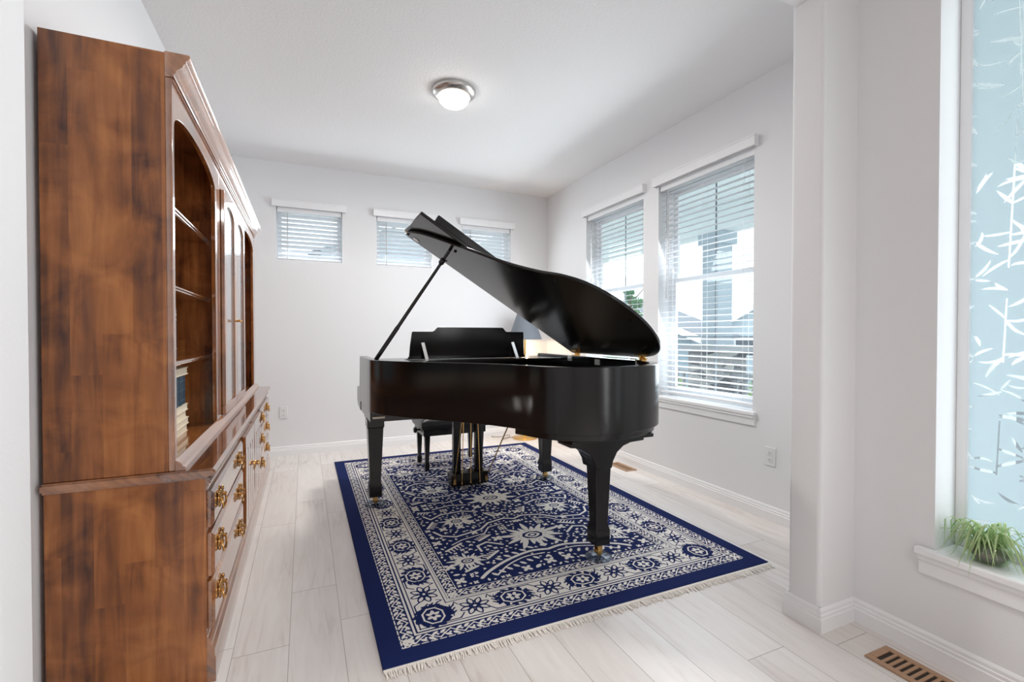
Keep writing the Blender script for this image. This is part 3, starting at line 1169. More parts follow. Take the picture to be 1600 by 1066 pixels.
def hutch_unit(i, name, label, cat, group):
    y0, y1 = U[i] + (0.0 if i == 0 else 0.0008), U[i + 1] - 0.0008
    t = thing(name, ((HB + HF) / 2, (y0 + y1) / 2, ZB), label, cat, group)
    boxm(HB, HF, y0, y0 + 0.02, ZB, ZT).build('side_panel', 'wood_side', t, bevel=0.0015)
    boxm(HB, HF, y1 - 0.02, y1, ZB, ZT).build('side_panel', 'wood_side', t, bevel=0.0015)
    boxm(HB, HB + 0.012, y0 + 0.02, y1 - 0.02, ZB, ZT).build('back_panel', 'wood_side', t)
    boxm(HB + 0.012, HF, y0 + 0.02, y1 - 0.02, ZT - 0.02, ZT).build('top_panel', 'wood_h', t)
    boxm(HB + 0.012, HF, y0 + 0.02, y1 - 0.02, ZB, ZB + 0.014).build('bottom_panel', 'wood_h', t)
    MB().prism(crown_prof(), 1, y0, y1).build('crown_moulding', 'wood_h', t, smooth=28)
    dn = MB()
    y = y0 + 0.008
    while y < y1 - 0.010:
        dn.box(HF + 0.018, HF + 0.022, y, y + 0.006, 1.930, 1.938)
        y += 0.012
    dn.build('dentil_band', 'wood_h', t, smooth=0)
    MB().prism([(HF + 0.018, ZB), (HF + 0.046, ZB), (HF + 0.046, ZB + 0.010), (HF + 0.038, ZB + 0.014), (HF + 0.034, ZB + 0.024), (HF + 0.022, ZB + 0.032), (HF + 0.018, ZB + 0.034)], 1, y0 + (0.0 if i == 0 else 0), y1).build('foot_moulding', 'wood_h', t, smooth=28)
    fx0, fx1 = HF, HF + 0.018
    if i != 1:
        o0, o1 = (y0 + 0.026, 2.562) if i == 0 else (y0 + 0.045, y1 - 0.115)
        sp, ap = 1.795, 1.874
        arch = []
        for k in range(25):
            a = math.pi * k / 24
            arch.append(((o0 + o1) / 2 - math.cos(a) * (o1 - o0) / 2, sp + (ap - sp) * math.sin(a) ** 0.85))
        poly = [(y0, ZB), (o0, ZB)] + arch + [(o1, ZB), (y1, ZB), (y1, 1.9395), (y0, 1.9395)]
        MB().prism(poly, 0, fx0, fx1).build('arched_face_frame', 'wood_v', t, bevel=0.002, smooth=25)
        for zs in (1.592, 1.312, 1.040):
            MB().prism([(HB + 0.013, zs - 0.020), (-0.432, zs - 0.020), (-0.426, zs - 0.016), (-0.426, zs - 0.011), (-0.421, zs - 0.008), (-0.421, zs - 0.003), (-0.424, zs), (HB + 0.013, zs)], 1, y0 + 0.0205, y1 - 0.0205).build('shelf', 'wood_h', t, smooth=25)
    else:
        f = MB()
        f.box(fx0, fx1, y0, y0 + 0.03, ZB, 1.9395).box(fx0, fx1, y1 - 0.03, y1, ZB, 1.9395).box(fx0, fx1, y0 + 0.03, y1 - 0.03, 1.855, 1.9395).box(fx0, fx1, y0 + 0.03, y1 - 0.03, ZB, ZB + 0.03)
        f.build('face_frame', 'wood_v', t, bevel=0.002)
        ym = (y0 + y1) / 2
        for s, (a0, a1) in enumerate(((y0 + 0.036, ym - 0.0015), (ym + 0.0015, y1 - 0.036))):
            zb, zt = ZB + 0.036, 1.850
            sw = 0.062
            o0, o1 = a0 + sw, a1 - sw
            g0, sp, ap = zb + 0.045, zt - 0.095, zt - 0.045
            arch = [((o0 + o1) / 2 - math.cos(math.pi * k / 16) * (o1 - o0) / 2, sp + (ap - sp) * math.sin(math.pi * k / 16)) for k in range(17)]
            d = MB()
            d.prism([(a0, g0), (o0, g0)] + arch + [(o1, g0), (a1, g0), (a1, zt), (a0, zt)], 0, fx1, fx1 + 0.018)
            d.box(fx1, fx1 + 0.018, a0, a1, zb, g0)
            do = d.build('glass_door', 'wood_v', t, bevel=0.003, smooth=25)
            MB().prism([(o0 - 0.01, g0 - 0.01)] + [(p[0], p[1] + 0.008) for p in arch] + [(o1 + 0.01, g0 - 0.01)], 0, fx1 + 0.004, fx1 + 0.008).build('door_pane', 'doorglass', do)
            yk = a1 - 0.028 if s == 0 else a0 + 0.028
            MB().lathe([(0.009, 0), (0.004, 0.004), (0.005, 0.012), (0.009, 0.018), (0.008, 0.023), (0.002, 0.026)], (fx1 + 0.018, yk, 1.215), 14, 'x').build('knob', 'abrass', do)
    return t


hutch_unit(0, 'bookcase', 'brown wood arched bookcase with shelves of books nearest the viewer', 'bookcase', 'bookcases on the hutch base')
hutch_unit(1, 'display_cabinet', 'brown wood upper cabinet with two textured glass doors, middle of the hutch', 'cabinet', 'bookcases on the hutch base')
hutch_unit(2, 'bookcase', 'brown wood arched bookcase with empty shelves at the far end', 'bookcase', 'bookcases on the hutch base')

# books
FX = -0.475
zf = ZB + 0.0145
CREAM = 'cream books lying flat in the bookcase'
hs = (0.031, 0.029, 0.031, 0.028)
z = zf
ordn = ('bottom', 'second from the bottom', 'third from the bottom', 'topmost')
for k, h_ in enumerate(hs):
    t = thing('book', (FX - 0.08, 2.23, z), 'cream flat book, %s of the four stacked under the blue volumes' % ordn[k], 'book', CREAM)
    off = (0, 0.004, -0.003, 0.002)[k]
    boxm(FX - 0.17, FX + off, 2.005, 2.452 + off, z + 0.003, z + h_ - 0.003).build('pages', 'cream', t)
    boxm(FX - 0.17, FX + off + 0.003, 2.003, 2.455 + off, z, z + 0.003).build('cover', 'cream', t)
    boxm(FX - 0.17, FX + off + 0.003, 2.003, 2.455 + off, z + h_ - 0.0035, z + h_ - 0.0005).build('cover', 'cream', t)
    z += h_
zr = z
n = 12
words = ('first', 'second', 'third', 'fourth', 'fifth', 'sixth', 'seventh', 'eighth', 'ninth', 'tenth', 'eleventh', 'twelfth')
y = 2.008
wv = (2.452 - y) / n
for k in range(n):
    mt = 'tealdark' if k >= 8 else 'tealbook'
    shade = 'dark teal' if k >= 8 else 'slate blue'
    t = thing('book', (FX - 0.06, y + wv / 2, zr), '%s volume, %s from the viewer in the row between cream books' % (shade, words[k]), 'book', 'blue volumes standing in the bookcase')
    dx = random.uniform(-0.003, 0.003)
    hh = 0.126
    c = MB().prism([(FX - 0.12, y + 0.0005), (FX + dx - 0.004, y + 0.0005), (FX + dx, y + wv * 0.3), (FX + dx, y + wv * 0.7), (FX + dx - 0.004, y + wv - 0.0008), (FX - 0.12, y + wv - 0.0008)], 2, zr, zr + hh)
    co = c.build('cover', mt, t)
    for zz in (0.018, 0.06, 0.1):
        boxm(FX + dx - 0.003, FX + dx + 0.0006, y + 0.003, y + wv - 0.003, zr + zz, zr + zz + 0.003).build('spine_band', 'tealbook' if k >= 8 else 'tealdark', co)
    boxm(FX - 0.117, FX + dx - 0.006, y + 0.003, y + wv - 0.003, zr + hh, zr + hh + 0.0005).build('pages', 'cream', t)
    y += wv
zr += 0.127
t = thing('book', (FX - 0.08, 2.23, zr), 'large cream flat book lying on top of the blue volumes', 'book', CREAM)
boxm(FX - 0.17, FX + 0.002, 2.005, 2.456, zr + 0.003, zr + 0.029).build('pages', 'cream', t)
boxm(FX - 0.17, FX + 0.006, 2.003, 2.46, zr, zr + 0.003).build('cover', 'cream', t)
boxm(FX - 0.17, FX + 0.006, 2.003, 2.46, zr + 0.029, zr + 0.032).build('cover', 'cream', t)
for k, (a, b, hh, mt, lab) in enumerate(((2.02, 2.075, 0.205, 'navybook', 'navy book with gilt bands on the bookcase shelf, half hidden by the frame'),
                                         (2.077, 2.128, 0.200, 'tealdark', 'dark blue book in the middle of three on the bookcase shelf'),
                                         (2.130, 2.182, 0.196, 'navybook', 'navy book with gilt bands at the open end of the shelf row'))):
    t = thing('book', (-0.5, (a + b) / 2, 1.0405), lab, 'book', 'dark books on the bookcase shelf')
    boxm(-0.60, -0.452, a, b, 1.0405, 1.0405 + hh).build('cover', mt, t, bevel=0.003)
    for zz in (0.04, 0.15, 0.17):
        boxm(-0.4525, -0.4512, a + 0.004, b - 0.004, 1.0405 + zz, 1.0405 + zz + 0.004).build('gilt_band', 'gilt', t)

# ------------------------------------------------------------------ rug
RX0, RX1, RY0, RY1 = 0.235, 2.095, 1.605, 4.425
RW_, RL_ = RX1 - RX0, RY1 - RY0
PX = 0.004
nu, nv = int(round(RW_ / PX)) + 1, int(round(RL_ / PX)) + 1
UU = np.linspace(0, RW_, nu)
VV = np.linspace(0, RL_, nv)
PAT = np.zeros((nv, nu), np.float32)


def blend(u0, u1, v0, v1, fn, val):
    i0, i1 = max(0, int(u0 / PX) - 2), min(nu, int(u1 / PX) + 3)
    j0, j1 = max(0, int(v0 / PX) - 2), min(nv, int(v1 / PX) + 3)
    if i0 >= i1 or j0 >= j1:
        return
    u, v = np.meshgrid(UU[i0:i1], VV[j0:j1])
    a = np.clip(0.5 - fn(u, v) / PX, 0, 1)
    PAT[j0:j1, i0:i1] = PAT[j0:j1, i0:i1] * (1 - a) + val * a


def stroke(pts, wd, val):
    for p, q in zip(pts[:-1], pts[1:]):
        dx, dy = q[0] - p[0], q[1] - p[1]
        l2 = dx * dx + dy * dy + 1e-12

        def fn(u, v):
            t = np.clip(((u - p[0]) * dx + (v - p[1]) * dy) / l2, 0, 1)
            return np.hypot(u - p[0] - t * dx, v - p[1] - t * dy) - wd / 2
        blend(min(p[0], q[0]) - wd, max(p[0], q[0]) + wd, min(p[1], q[1]) - wd, max(p[1], q[1]) + wd, fn, val)


def leafe(c, a, b, ang, val):
    ca, sa = math.cos(ang), math.sin(ang)

    def fn(u, v):
        x = (u - c[0]) * ca + (v - c[1]) * sa
        y = -(u - c[0]) * sa + (v - c[1]) * ca
        return (np.abs(x / a) ** 1.5 + (np.abs(y / b)) ** 1.5 - 1) * min(a, b) * 0.6
    m = max(a, b)
    blend(c[0] - m, c[0] + m, c[1] - m, c[1] + m, fn, val)


def rect(u0, u1, v0, v1, val):
    def fn(u, v):
        return np.maximum(np.maximum(u0 - u, u - u1), np.maximum(v0 - v, v - v1))
    blend(u0, u1, v0, v1, fn, val)


def frame(d0, d1, val):
    rect(d0, RW_ - d0, d0, d1, val)
    rect(d0, RW_ - d0, RL_ - d1, RL_ - d0, val)
    rect(d0, d1, d0, RL_ - d0, val)
    rect(RW_ - d1, RW_ - d0, d0, RL_ - d0, val)


rr = random.Random(5)
frame(0.150, 0.312, 1.0)
frame(0.134, 0.143, 1.0)
frame(0.160, 0.165, 0.0)
frame(0.297, 0.302, 0.0)
frame(0.316, 0.321, 1.0)
frame(0.371, 0.375, 1.0)
SIDES = []
for flip in (0, 1):
    SIDES.append((RW_, lambda s, t, f=flip: (s, t) if not f else (RW_ - s, RL_ - t), (0, math.pi)[flip]))
    SIDES.append((RL_, lambda s, t, f=flip: (t, RL_ - s) if not f else (RW_ - t, s), (-math.pi / 2, math.pi / 2)[flip]))


def guard(mapf, ang, length, t0, t1, period):
    n = int((length - 2 * t0) / period)
    tm, hw = (t0 + t1) / 2, (t1 - t0) / 2
    for k in range(n):
        s = t0 + (k + 0.5) * (length - 2 * t0) / n
        q = period / 2
        sg = 1 if k % 2 else -1
        stroke([mapf(s - q, tm - sg * hw * 0.75), mapf(s - q * 0.2, tm), mapf(s + q, tm + sg * hw * 0.75)], 0.0055, 1)
        leafe(mapf(s - q * 0.45, tm + sg * hw * 0.50), hw * 0.55, hw * 0.30, ang + sg * 0.7, 1)
        leafe(mapf(s + q * 0.35, tm - sg * hw * 0.50), hw * 0.60, hw * 0.28, ang - sg * 0.5, 1)
        leafe(mapf(s + q * 0.75, tm - sg * hw * 0.10), hw * 0.22, hw * 0.22, ang, 1)
        leafe(mapf(s, tm + sg * hw * 0.80), hw * 0.30, hw * 0.14, ang, 1)


for length, mapf, ang in SIDES:
    # dashed cream edge line
    s = 0.082
    while s < length - 0.08:
        stroke([mapf(s, 0.079), mapf(min(s + 0.024, length - 0.08), 0.079)], 0.005, 1)
        s += 0.034
    guard(mapf, ang, length, 0.083, 0.132, 0.046)
    guard(mapf, ang, length, 0.323, 0.370, 0.044)
    # main border
    t0, t1 = 0.152, 0.310
    tm = (t0 + t1) / 2
    n = max(2, int(round((length - 2 * t0) / 0.37)))
    per = (length - 2 * tm) / n
    for k in range(n + 1):
        s = tm + k * per
        # octagon rosette with dark leaf ground
        for a in range(12):
            an = a * math.pi / 6 + 0.3
            leafe(mapf(s + 0.066 * math.cos(an), tm + 0.052 * math.sin(an)), 0.022, 0.012, ang + an + 0.7, 0)
        oc = [mapf(s + 0.055 * math.cos(a * math.pi / 4 + 0.39), tm + 0.044 * math.sin(a * math.pi / 4 + 0.39)) for a in range(9)]
        c0 = mapf(s, tm)
        leafe(c0, 0.066, 0.054, ang, 0)
        stroke(oc, 0.007, 1)
        for a in range(6):
            an = a * math.pi / 3
            leafe(mapf(s + 0.022 * math.cos(an), tm + 0.018 * math.sin(an)), 0.014, 0.0085, ang + an, 1)
        leafe(c0, 0.008, 0.008, 0, 0)
        if k == n:
            break
        # open flower half way
        sm = s + per / 2
        for a in range(8):
            an = a * math.pi / 4 + 0.2
            c = mapf(sm + 0.043 * math.cos(an), tm + 0.037 * math.sin(an))
            leafe(c, 0.026, 0.0155, ang + an, 0)
            leafe(c, 0.018, 0.0085, ang + an, 1)
        leafe(mapf(sm, tm), 0.020, 0.017, ang, 0)
        leafe(mapf(sm, tm), 0.009, 0.007, ang, 1)
        sg = 1 if k % 2 else -1
        # stepped vine between
        for e in (-1, 1):
            x0 = sm + e * 0.055
            stroke([mapf(x0, tm + sg * 0.03), mapf(x0 + e * 0.022, tm + sg * 0.058), mapf(sm + e * (per / 2 - 0.02), tm + sg * 0.058), mapf(sm + e * (per / 2 - 0.005), tm + sg * 0.046)], 0.006, 0)
            xs = sm + e * 0.098
            # small tree of leaves
            stroke([mapf(xs, tm - sg * 0.045), mapf(xs, tm + sg * 0.035)], 0.005, 0)
            for q in range(3):
                for f in (-1, 1):
                    stroke([mapf(xs, tm + sg * (0.020 - q * 0.022)), mapf(xs + f * 0.017, tm + sg * (0.004 - q * 0.022))], 0.0075, 0)
            xs = sm + e * 0.070
            for f in (-1, 1):
                stroke([mapf(xs + e * 0.004, tm - sg * 0.058), mapf(xs + e * 0.004 + f * 0.012, tm - sg * 0.036)], 0.005, 0)
            leafe(mapf(sm + e * 0.124, tm - sg * 0.045), 0.016, 0.006, ang + e * 0.6, 0)
            leafe(mapf(sm + e * 0.112, tm + sg * 0.020), 0.013, 0.006, ang - e * 0.9, 0)
# field
CX_, CY_ = RW_ / 2, RL_ / 2
FA, FB = CX_ - 0.380, CY_ - 0.380


def four(fn):
    for sa in (1, -1):
        for sb in (1, -1):
            fn(lambda a, b, sa=sa, sb=sb: (CX_ + sa * a, CY_ + sb * b), sa, sb)


def fst(pts, wd, val=1, sm=0):
    if sm:
        pts = [tuple(p)[:2] for p in smooth_path([(a, b, 0) for a, b in pts], sm)]
    wd = wd * 1.25 if val else wd
    four(lambda m, sa, sb: stroke([m(a, b) for a, b in pts], wd, val))


def fle(a, b, ra, rb, an, val=1):
    def g(m, sa, sb):
        leafe(m(a, b), ra, rb, math.atan2(sb * math.sin(an), sa * math.cos(an)), val)
    four(g)


def rosette(a, b, r, n=4):
    for k in range(n):
        an = 2 * math.pi * k / n + math.pi / n
        fle(a + r * 0.62 * math.cos(an), b + r * 0.62 * math.sin(an), r * 0.55, r * 0.36, an)


def comb(p, q, teeth, tl, sg):
    fst([p, q], 0.011)
    dx, dy = q[0] - p[0], q[1] - p[1]
    ln = math.hypot(dx, dy)
    nx, ny = -dy / ln * sg, dx / ln * sg
    for k in range(teeth):
        t = (k + 0.6) / teeth
        x, y = p[0] + dx * t, p[1] + dy * t
        fst([(x + nx * 0.009, y + ny * 0.009), (x + nx * tl + dx / ln * 0.006, y + ny * tl + dy / ln * 0.006)], 0.0065)


def palmette(a, b, r, up=1):
    for k in range(20):
        an = -math.pi / 2 + 2 * math.pi * k / 20
        st = (1.12, 0.70, 0.92, 0.66)[k % 4]
        fle(a + r * 0.74 * st * math.cos(an), b + r * 0.56 * st * math.sin(an), r * (0.40 if k % 2 == 0 else 0.30), r * 0.085, an + 0.12 * math.cos(an))
    fle(a - 0.0, b + r * 0.82, r * 0.13, r * 0.10, 0)
    fle(a, b, r * 0.50, r * 0.40, 0, 0)
    ring = [(a + r * 0.44 * math.cos(q * math.pi / 4), b + r * 0.34 * math.sin(q * math.pi / 4)) for q in range(9)]
    fst(ring, r * 0.075)
    fle(a, b, r * 0.27, r * 0.20, 0)
    fle(a, b, r * 0.17, r * 0.12, 0, 0)
    fle(a, b, r * 0.09, r * 0.06, 0)


palmette(0, 0.655, 0.165)
palmette(0, 0.0, 0.15)
palmette(0.335, 0.30, 0.095)
palmette(0.43, 0.80, 0.09)
# long serrated leaf sprays towards the ends
fst([(0.0, 0.845), (0.10, 0.83), (0.24, 0.87), (0.36, 0.935), (0.42, 0.985)], 0.014, 1, 5)
fst([(0.04, 0.875), (0.15, 0.875), (0.26, 0.92), (0.34, 0.985)], 0.007, 1, 5)
for k in range(7):
    fle(0.10 + k * 0.042, 0.905 + k * 0.012, 0.021, 0.009, 2.2)
for k in range(5):
    fle(0.08 + k * 0.05, 0.79 + k * 0.014, 0.022, 0.010, -0.8)
# angular vines
fst([(0.0, 0.40), (0.06, 0.37), (0.17, 0.40), (0.24, 0.47), (0.40, 0.51), (0.47, 0.47), (0.50, 0.40)], 0.011)
fst([(0.10, 0.44), (0.19, 0.46), (0.24, 0.53), (0.38, 0.56), (0.45, 0.60)], 0.007)
fst([(0.17, 0.20), (0.26, 0.155), (0.40, 0.165), (0.47, 0.215), (0.50, 0.16)], 0.011)
fst([(0.20, 0.06), (0.30, 0.03), (0.42, 0.06)], 0.010)
fst([(0.20, 0.70), (0.27, 0.64), (0.33, 0.665), (0.33, 0.73)], 0.011)
comb((0.40, 0.60), (0.50, 0.66), 5, 0.035, 1)
comb((0.22, 0.56), (0.30, 0.61), 5, 0.032, -1)
comb((0.14, 0.24), (0.10, 0.32), 5, 0.032, 1)
comb((0.45, 0.10), (0.52, 0.08), 4, 0.032, 1)
comb((0.47, 0.26), (0.52, 0.34), 5, 0.034, 1)
comb((0.25, 0.76), (0.33, 0.82), 5, 0.030, -1)
comb((0.47, 0.90), (0.40, 0.87), 4, 0.028, 1)
# little panels
for a, b in ((0.12, 0.505), (0.48, 0.74), (0.25, 0.255), (0.36, 0.10)):
    for q in range(3):
        for p_ in range(3):
            fle(a + (p_ - 1) * 0.017, b + (q - 1) * 0.015, 0.0085, 0.006, 0)
for a, b, r_ in ((0.26, 0.345, 0.03), (0.145, 0.125, 0.03), (0.52, 0.55, 0.028), (0.20, 0.62, 0.03), (0.06, 0.30, 0.028), (0.53, 0.83, 0.028),
                 (0.52, 0.97, 0.028), (0.34, 0.39, 0.028), (0.44, 0.385, 0.026), (0.05, 0.96, 0.03), (0.19, 0.985, 0.027), (0.29, 0.50, 0.022), (0.52, 0.02, 0.026)):
    rosette(a, b, r_)
# fill what is still empty with sprigs, so that the field is as busy as a hand-knotted one
for tries in range(9000):
    a, b = rr.uniform(0.012, FA - 0.012), rr.uniform(0.012, FB - 0.012)
    r_ = rr.choice((0.011, 0.014, 0.018, 0.024))
    i, j = int((CX_ + a) / PX), int((CY_ + b) / PX)
    k = int((r_ + 0.0035) / PX)
    if PAT[max(0, j - k):j + k + 1, max(0, i - k):i + k + 1].max() > 0.3:
        continue
    an = rr.choice((0, math.pi / 4, math.pi / 2, 3 * math.pi / 4)) + rr.uniform(-0.3, 0.3)
    kind = rr.random()
    if kind < 0.35:
        fle(a, b, r_ * 0.95, r_ * 0.48, an)
    elif kind < 0.7:
        for q in (-0.6, 0.6):
            fle(a + r_ * 0.4 * math.cos(an + q), b + r_ * 0.4 * math.sin(an + q), r_ * 0.7, r_ * 0.32, an + q)
    else:
        rosette(a, b, r_)
rug = thing('area_rug', ((RX0 + RX1) / 2, (RY0 + RY1) / 2, 0), 'navy blue and cream patterned wool rug under the grand piano', 'rug')
o0 = ORG[rug.name]
ZR = 0.011
gx, gy = np.meshgrid(UU + RX0 - o0.x, VV + RY0 - o0.y)
co = np.stack([gx.ravel(), gy.ravel(), np.full(gx.size, ZR)], 1).astype(np.float32)
idx = np.arange(nu * nv).reshape(nv, nu)
quads = np.stack([idx[:-1, :-1], idx[:-1, 1:], idx[1:, 1:], idx[1:, :-1]], -1).reshape(-1, 4)
ring = np.concatenate([idx[0, :-1], idx[:-1, -1], idx[-1, :0:-1], idx[:0:-1, 0]])
low = co[ring].copy()
low[:, 2] = 0.0005
base_i = len(co)
m_ = len(ring)
li = base_i + np.arange(m_)
sk = np.stack([ring, li, np.roll(li, -1), np.roll(ring, -1)], -1)
co = np.concatenate([co, low])
quads = np.concatenate([quads, sk])
me = bpy.data.meshes.new('pile')
me.vertices.add(len(co))
me.vertices.foreach_set('co', co.ravel())
me.loops.add(quads.size)
me.loops.foreach_set('vertex_index', quads.ravel().astype(np.int32))
me.polygons.add(len(quads))
me.polygons.foreach_set('loop_start', np.arange(0, quads.size, 4, dtype=np.int32))
me.update(calc_edges=True)
ca = me.color_attributes.new('pattern', 'FLOAT_COLOR', 'POINT')
cv_ = np.ones((len(co), 4), np.float32)
pv = np.concatenate([PAT.ravel(), np.zeros(m_, np.float32)])
cv_[:, :3] = pv[:, None]
ca.data.foreach_set('color', cv_.ravel())
me.materials.append(M['rug'])
pile = bpy.data.objects.new('pile', me)
COL.objects.link(pile)
pile.parent = rug
ORG[pile.name] = o0
for yb, sg in ((RY0, -1), (RY1, 1)):
    fr = MB()
    fr.box(RX0, RX1, min(yb, yb + sg * 0.010), max(yb, yb + sg * 0.010), 0.0004, 0.008)
    x = RX0 + 0.003
    while x < RX1 - 0.003:
        ln = rr.uniform(0.034, 0.050)
        dx = rr.uniform(-0.010, 0.010)
        zt = rr.uniform(0.004, 0.007)
        yA, yB_ = yb + sg * 0.008, yb + sg * ln
        fr.tube([(x, yA, 0.0052), (x + dx * 0.4, (yA + yB_) / 2, zt), (x + dx, yB_, 0.0026)], [0.0022, 0.0026, 0.0018], 5)
        x += 0.0058
    fr.build('fringe', 'fringe', rug)

# ------------------------------------------------------------------ grand piano
PZ0, PZ1 = 0.668, 0.985
RIMP = [(0.355, 3.44), (0.355, 3.20), (0.355, 3.02), (0.362, 2.91), (0.405, 2.80), (0.485, 2.69), (0.570, 2.595), (0.70, 2.455), (0.835, 2.31), (0.945, 2.14), (1.012, 1.995), (1.10, 1.885),
        (1.235, 1.820), (1.40, 1.808), (1.56, 1.850), (1.69, 1.935), (1.775, 2.06), (1.808, 2.22), (1.81, 2.40), (1.81, 2.90), (1.81, 3.44)]
OUT = [(p[0], p[1]) for p in smooth_path([(a, b, 0) for a, b in RIMP], 5)]


def offset(path, d):
    res = []
    for i, p in enumerate(path):
        a, b = path[max(i - 1, 0)], path[min(i + 1, len(path) - 1)]
        tx, ty = b[0] - a[0], b[1] - a[1]
        ln = math.hypot(tx, ty)
        res.append((p[0] - ty / ln * d, p[1] + tx / ln * d))
    return res


INN = offset(OUT, 0.048)
pn = thing('grand_piano', (1.08, 2.75, 0), 'satin black grand piano with raised lid standing on the blue rug', 'piano')


def ring_mesh(o, i, z0, z1):
    mb = MB()
    n = len(o)
    mb.v = [(p[0], p[1], z0) for p in o] + [(p[0], p[1], z1) for p in o] + [(p[0], p[1], z0) for p in i] + [(p[0], p[1], z1) for p in i]
    for k in range(n - 1):
        mb.f += [(k, k + 1, n + k + 1, n + k), (2 * n + k + 1, 2 * n + k, 3 * n + k, 3 * n + k + 1), (n + k, n + k + 1, 3 * n + k + 1, 3 * n + k), (k + 1, k, 2 * n + k, 2 * n + k + 1)]
    mb.f += [(0, n, 3 * n, 2 * n), (n - 1, 3 * n - 1, 4 * n - 1, 2 * n - 1)]
    return mb


ring_mesh(OUT, INN, PZ0, PZ1).build('rim', 'ebony', pn, bevel=0.003, smooth=40)
armp = [(3.438, 0.985), (3.462, 0.985), (3.475, 0.972), (3.485, 0.90), (3.50, 0.80), (3.515, 0.768), (3.64, 0.756), (3.662, 0.742), (3.668, 0.71), (3.664, 0.67), (3.645, 0.642), (3.58, 0.618), (3.49, 0.606), (3.438, 0.606)]
for x0, x1 in ((0.355, 0.403), (1.762, 1.81)):
    MB().prism(armp, 0, x0, x1).build('arm', 'ebony', pn, bevel=0.003)
boxm(0.358, 1.807, 2.93, 3.438, 0.606, 0.6675).build('keybed', 'ebony', pn, bevel=0.002)
boxm(0.404, 1.761, 3.438, 3.63, 0.606, 0.672).build('key_slip', 'ebony', pn, bevel=0.002)
k_ = MB()
n = 52
x0, x1 = 0.47, 1.695
for i in range(n):
    a = x0 + (x1 - x0) * i / n
    boxm(a + 0.0006, a + (x1 - x0) / n - 0.0006, 3.475, 3.622, 0.690, 0.712).build('white_key', 'ivory', pn)
k_ = MB()
for i in range(n - 1):
    if i % 7 in (2, 6):
        continue
    a = x0 + (x1 - x0) * (i + 1) / n
    boxm(a - 0.0055, a + 0.0055, 3.475, 3.57, 0.713, 0.724).build('black_key', 'black', pn)
boxm(0.404, 0.468, 3.475, 3.625, 0.673, 0.735).build('key_block', 'ebony', pn, bevel=0.003)
boxm(1.697, 1.761, 3.475, 3.625, 0.673, 0.735).build('key_block', 'ebony', pn, bevel=0.003)
MB().prism([(3.445, 0.73), (3.472, 0.73), (3.468, 0.87), (3.455, 0.935), (3.44, 0.935)], 0, 0.404, 1.761).build('fallboard', 'ebony', pn, bevel=0.003)
boxm(0.404, 1.761, 3.04, 3.436, 0.950, 0.966).build('music_shelf', 'ebony', pn, bevel=0.002)
inn_front = [p for p in INN if p[1] < 3.02]
pl = offset(OUT, 0.0485)
pl = [p for p in pl if p[1] < 3.03]
MB().prism(pl, 2, 0.845, 0.86).build('iron_plate', 'gold', pn)
stg = MB()
for i in range(46):
    t = i / 45
    xs = 0.46 + t * 1.26
    ys = 3.0
    # string end on the curved side
    best = min(pl, key=lambda p: abs(p[0] - (xs + 0.10 * (1 - t))) + (p[1] > 2.9) * 9 + (p[0] > 1.74) * 5)
    ye = max(best[1] + 0.10, 1.98)
    if ye < 2.9:
        stg.tube([(xs, ys, 0.885), (xs + 0.06 * (1 - t), ye, 0.885)], 0.0008, 4)
stg.build('strings', 'steel', pn)
# plates on the inside of the straight side
for y_, zz in ((2.60, 0.955), (2.18, 0.965), (2.95, 0.965)):
    g = boxm(1.757, 1.7615, y_ - 0.028, y_ + 0.028, zz - 0.018, zz + 0.018)
    g.box(1.755, 1.757, y_ - 0.015, y_ + 0.015, zz - 0.006, zz + 0.002)
    g.build('latch_plate', 'steel', pn)
# tail mouldings under the rim
TL1 = [p for p in offset(OUT, 0.022) if p[1] < 2.17]
TL2 = [p for p in offset(OUT, 0.060) if p[1] < 2.10]
MB().prism(TL1, 2, 0.636, 0.6678).build('tail_moulding', 'ebony', pn, bevel=0.003)
MB().prism([(1.14, 1.885), (1.615, 1.885), (1.64, 1.93), (1.64, 2.10), (1.12, 2.10), (1.12, 1.93)], 2, 0.618, 0.6358).build('tail_block', 'ebony', pn, bevel=0.002)

# lid
LA = R(32.0)
HX, HZ = 1.803, 1.002


def lidp(x, y, h):
    u = HX - x
    return (HX - u * math.cos(LA) + h * math.sin(LA), y, HZ + u * math.sin(LA) + h * math.cos(LA))


def lid_prism(poly, h0, h1):
    mb = MB().prism(poly, 2, h0, h1)
    mb.v = [lidp(*p) for p in mb.v]
    return mb


YF = 2.99
LO = [p for p in offset(OUT, 0.006) if p[1] < YF]
LO = [(LO[0][0], YF)] + LO + [(LO[-1][0], YF)]
lid = lid_prism(LO, 0.0, 0.018).build('lid', 'ebony', pn, bevel=0.004, smooth=40)
lid_prism([(0.343, 2.985), (0.343, 2.545), (1.815, 2.545), (1.815, 2.985)], 0.0195, 0.0385).build('front_flap', 'ebony', pn, bevel=0.004)
lid_prism([(0.43, 2.55), (0.43, 2.575), (1.75, 2.575), (1.75, 2.55)], 0.0388, 0.082).build('flap_rail', 'ebony', pn, bevel=0.003)
hg = MB().tube([lidp(0.349, 2.9925, 0.019), lidp(1.803, 2.9925, 0.019)], 0.0035, 8)
hg.build('fold_hinge', 'brass', pn)
for a, b in ((0.372, 2.93), (0.63, 2.655), (0.875, 2.335), (1.035, 2.06), (1.42, 1.90)):
    c = MB().lathe([(0.009, 0), (0.009, -0.006), (0.005, -0.009)], (a, b, 0), 10)
    c.v = [lidp(*p) for p in c.v]
    c.build('rubber_button', 'black', pn)
sk_ = MB().lathe([(0.022, 0), (0.022, -0.004), (0.012, -0.006)], (0.43, 2.93, 0), 5)
sk_.v = [lidp(*p) for p in sk_.v]
sk_.build('prop_socket', 'steel', pn)
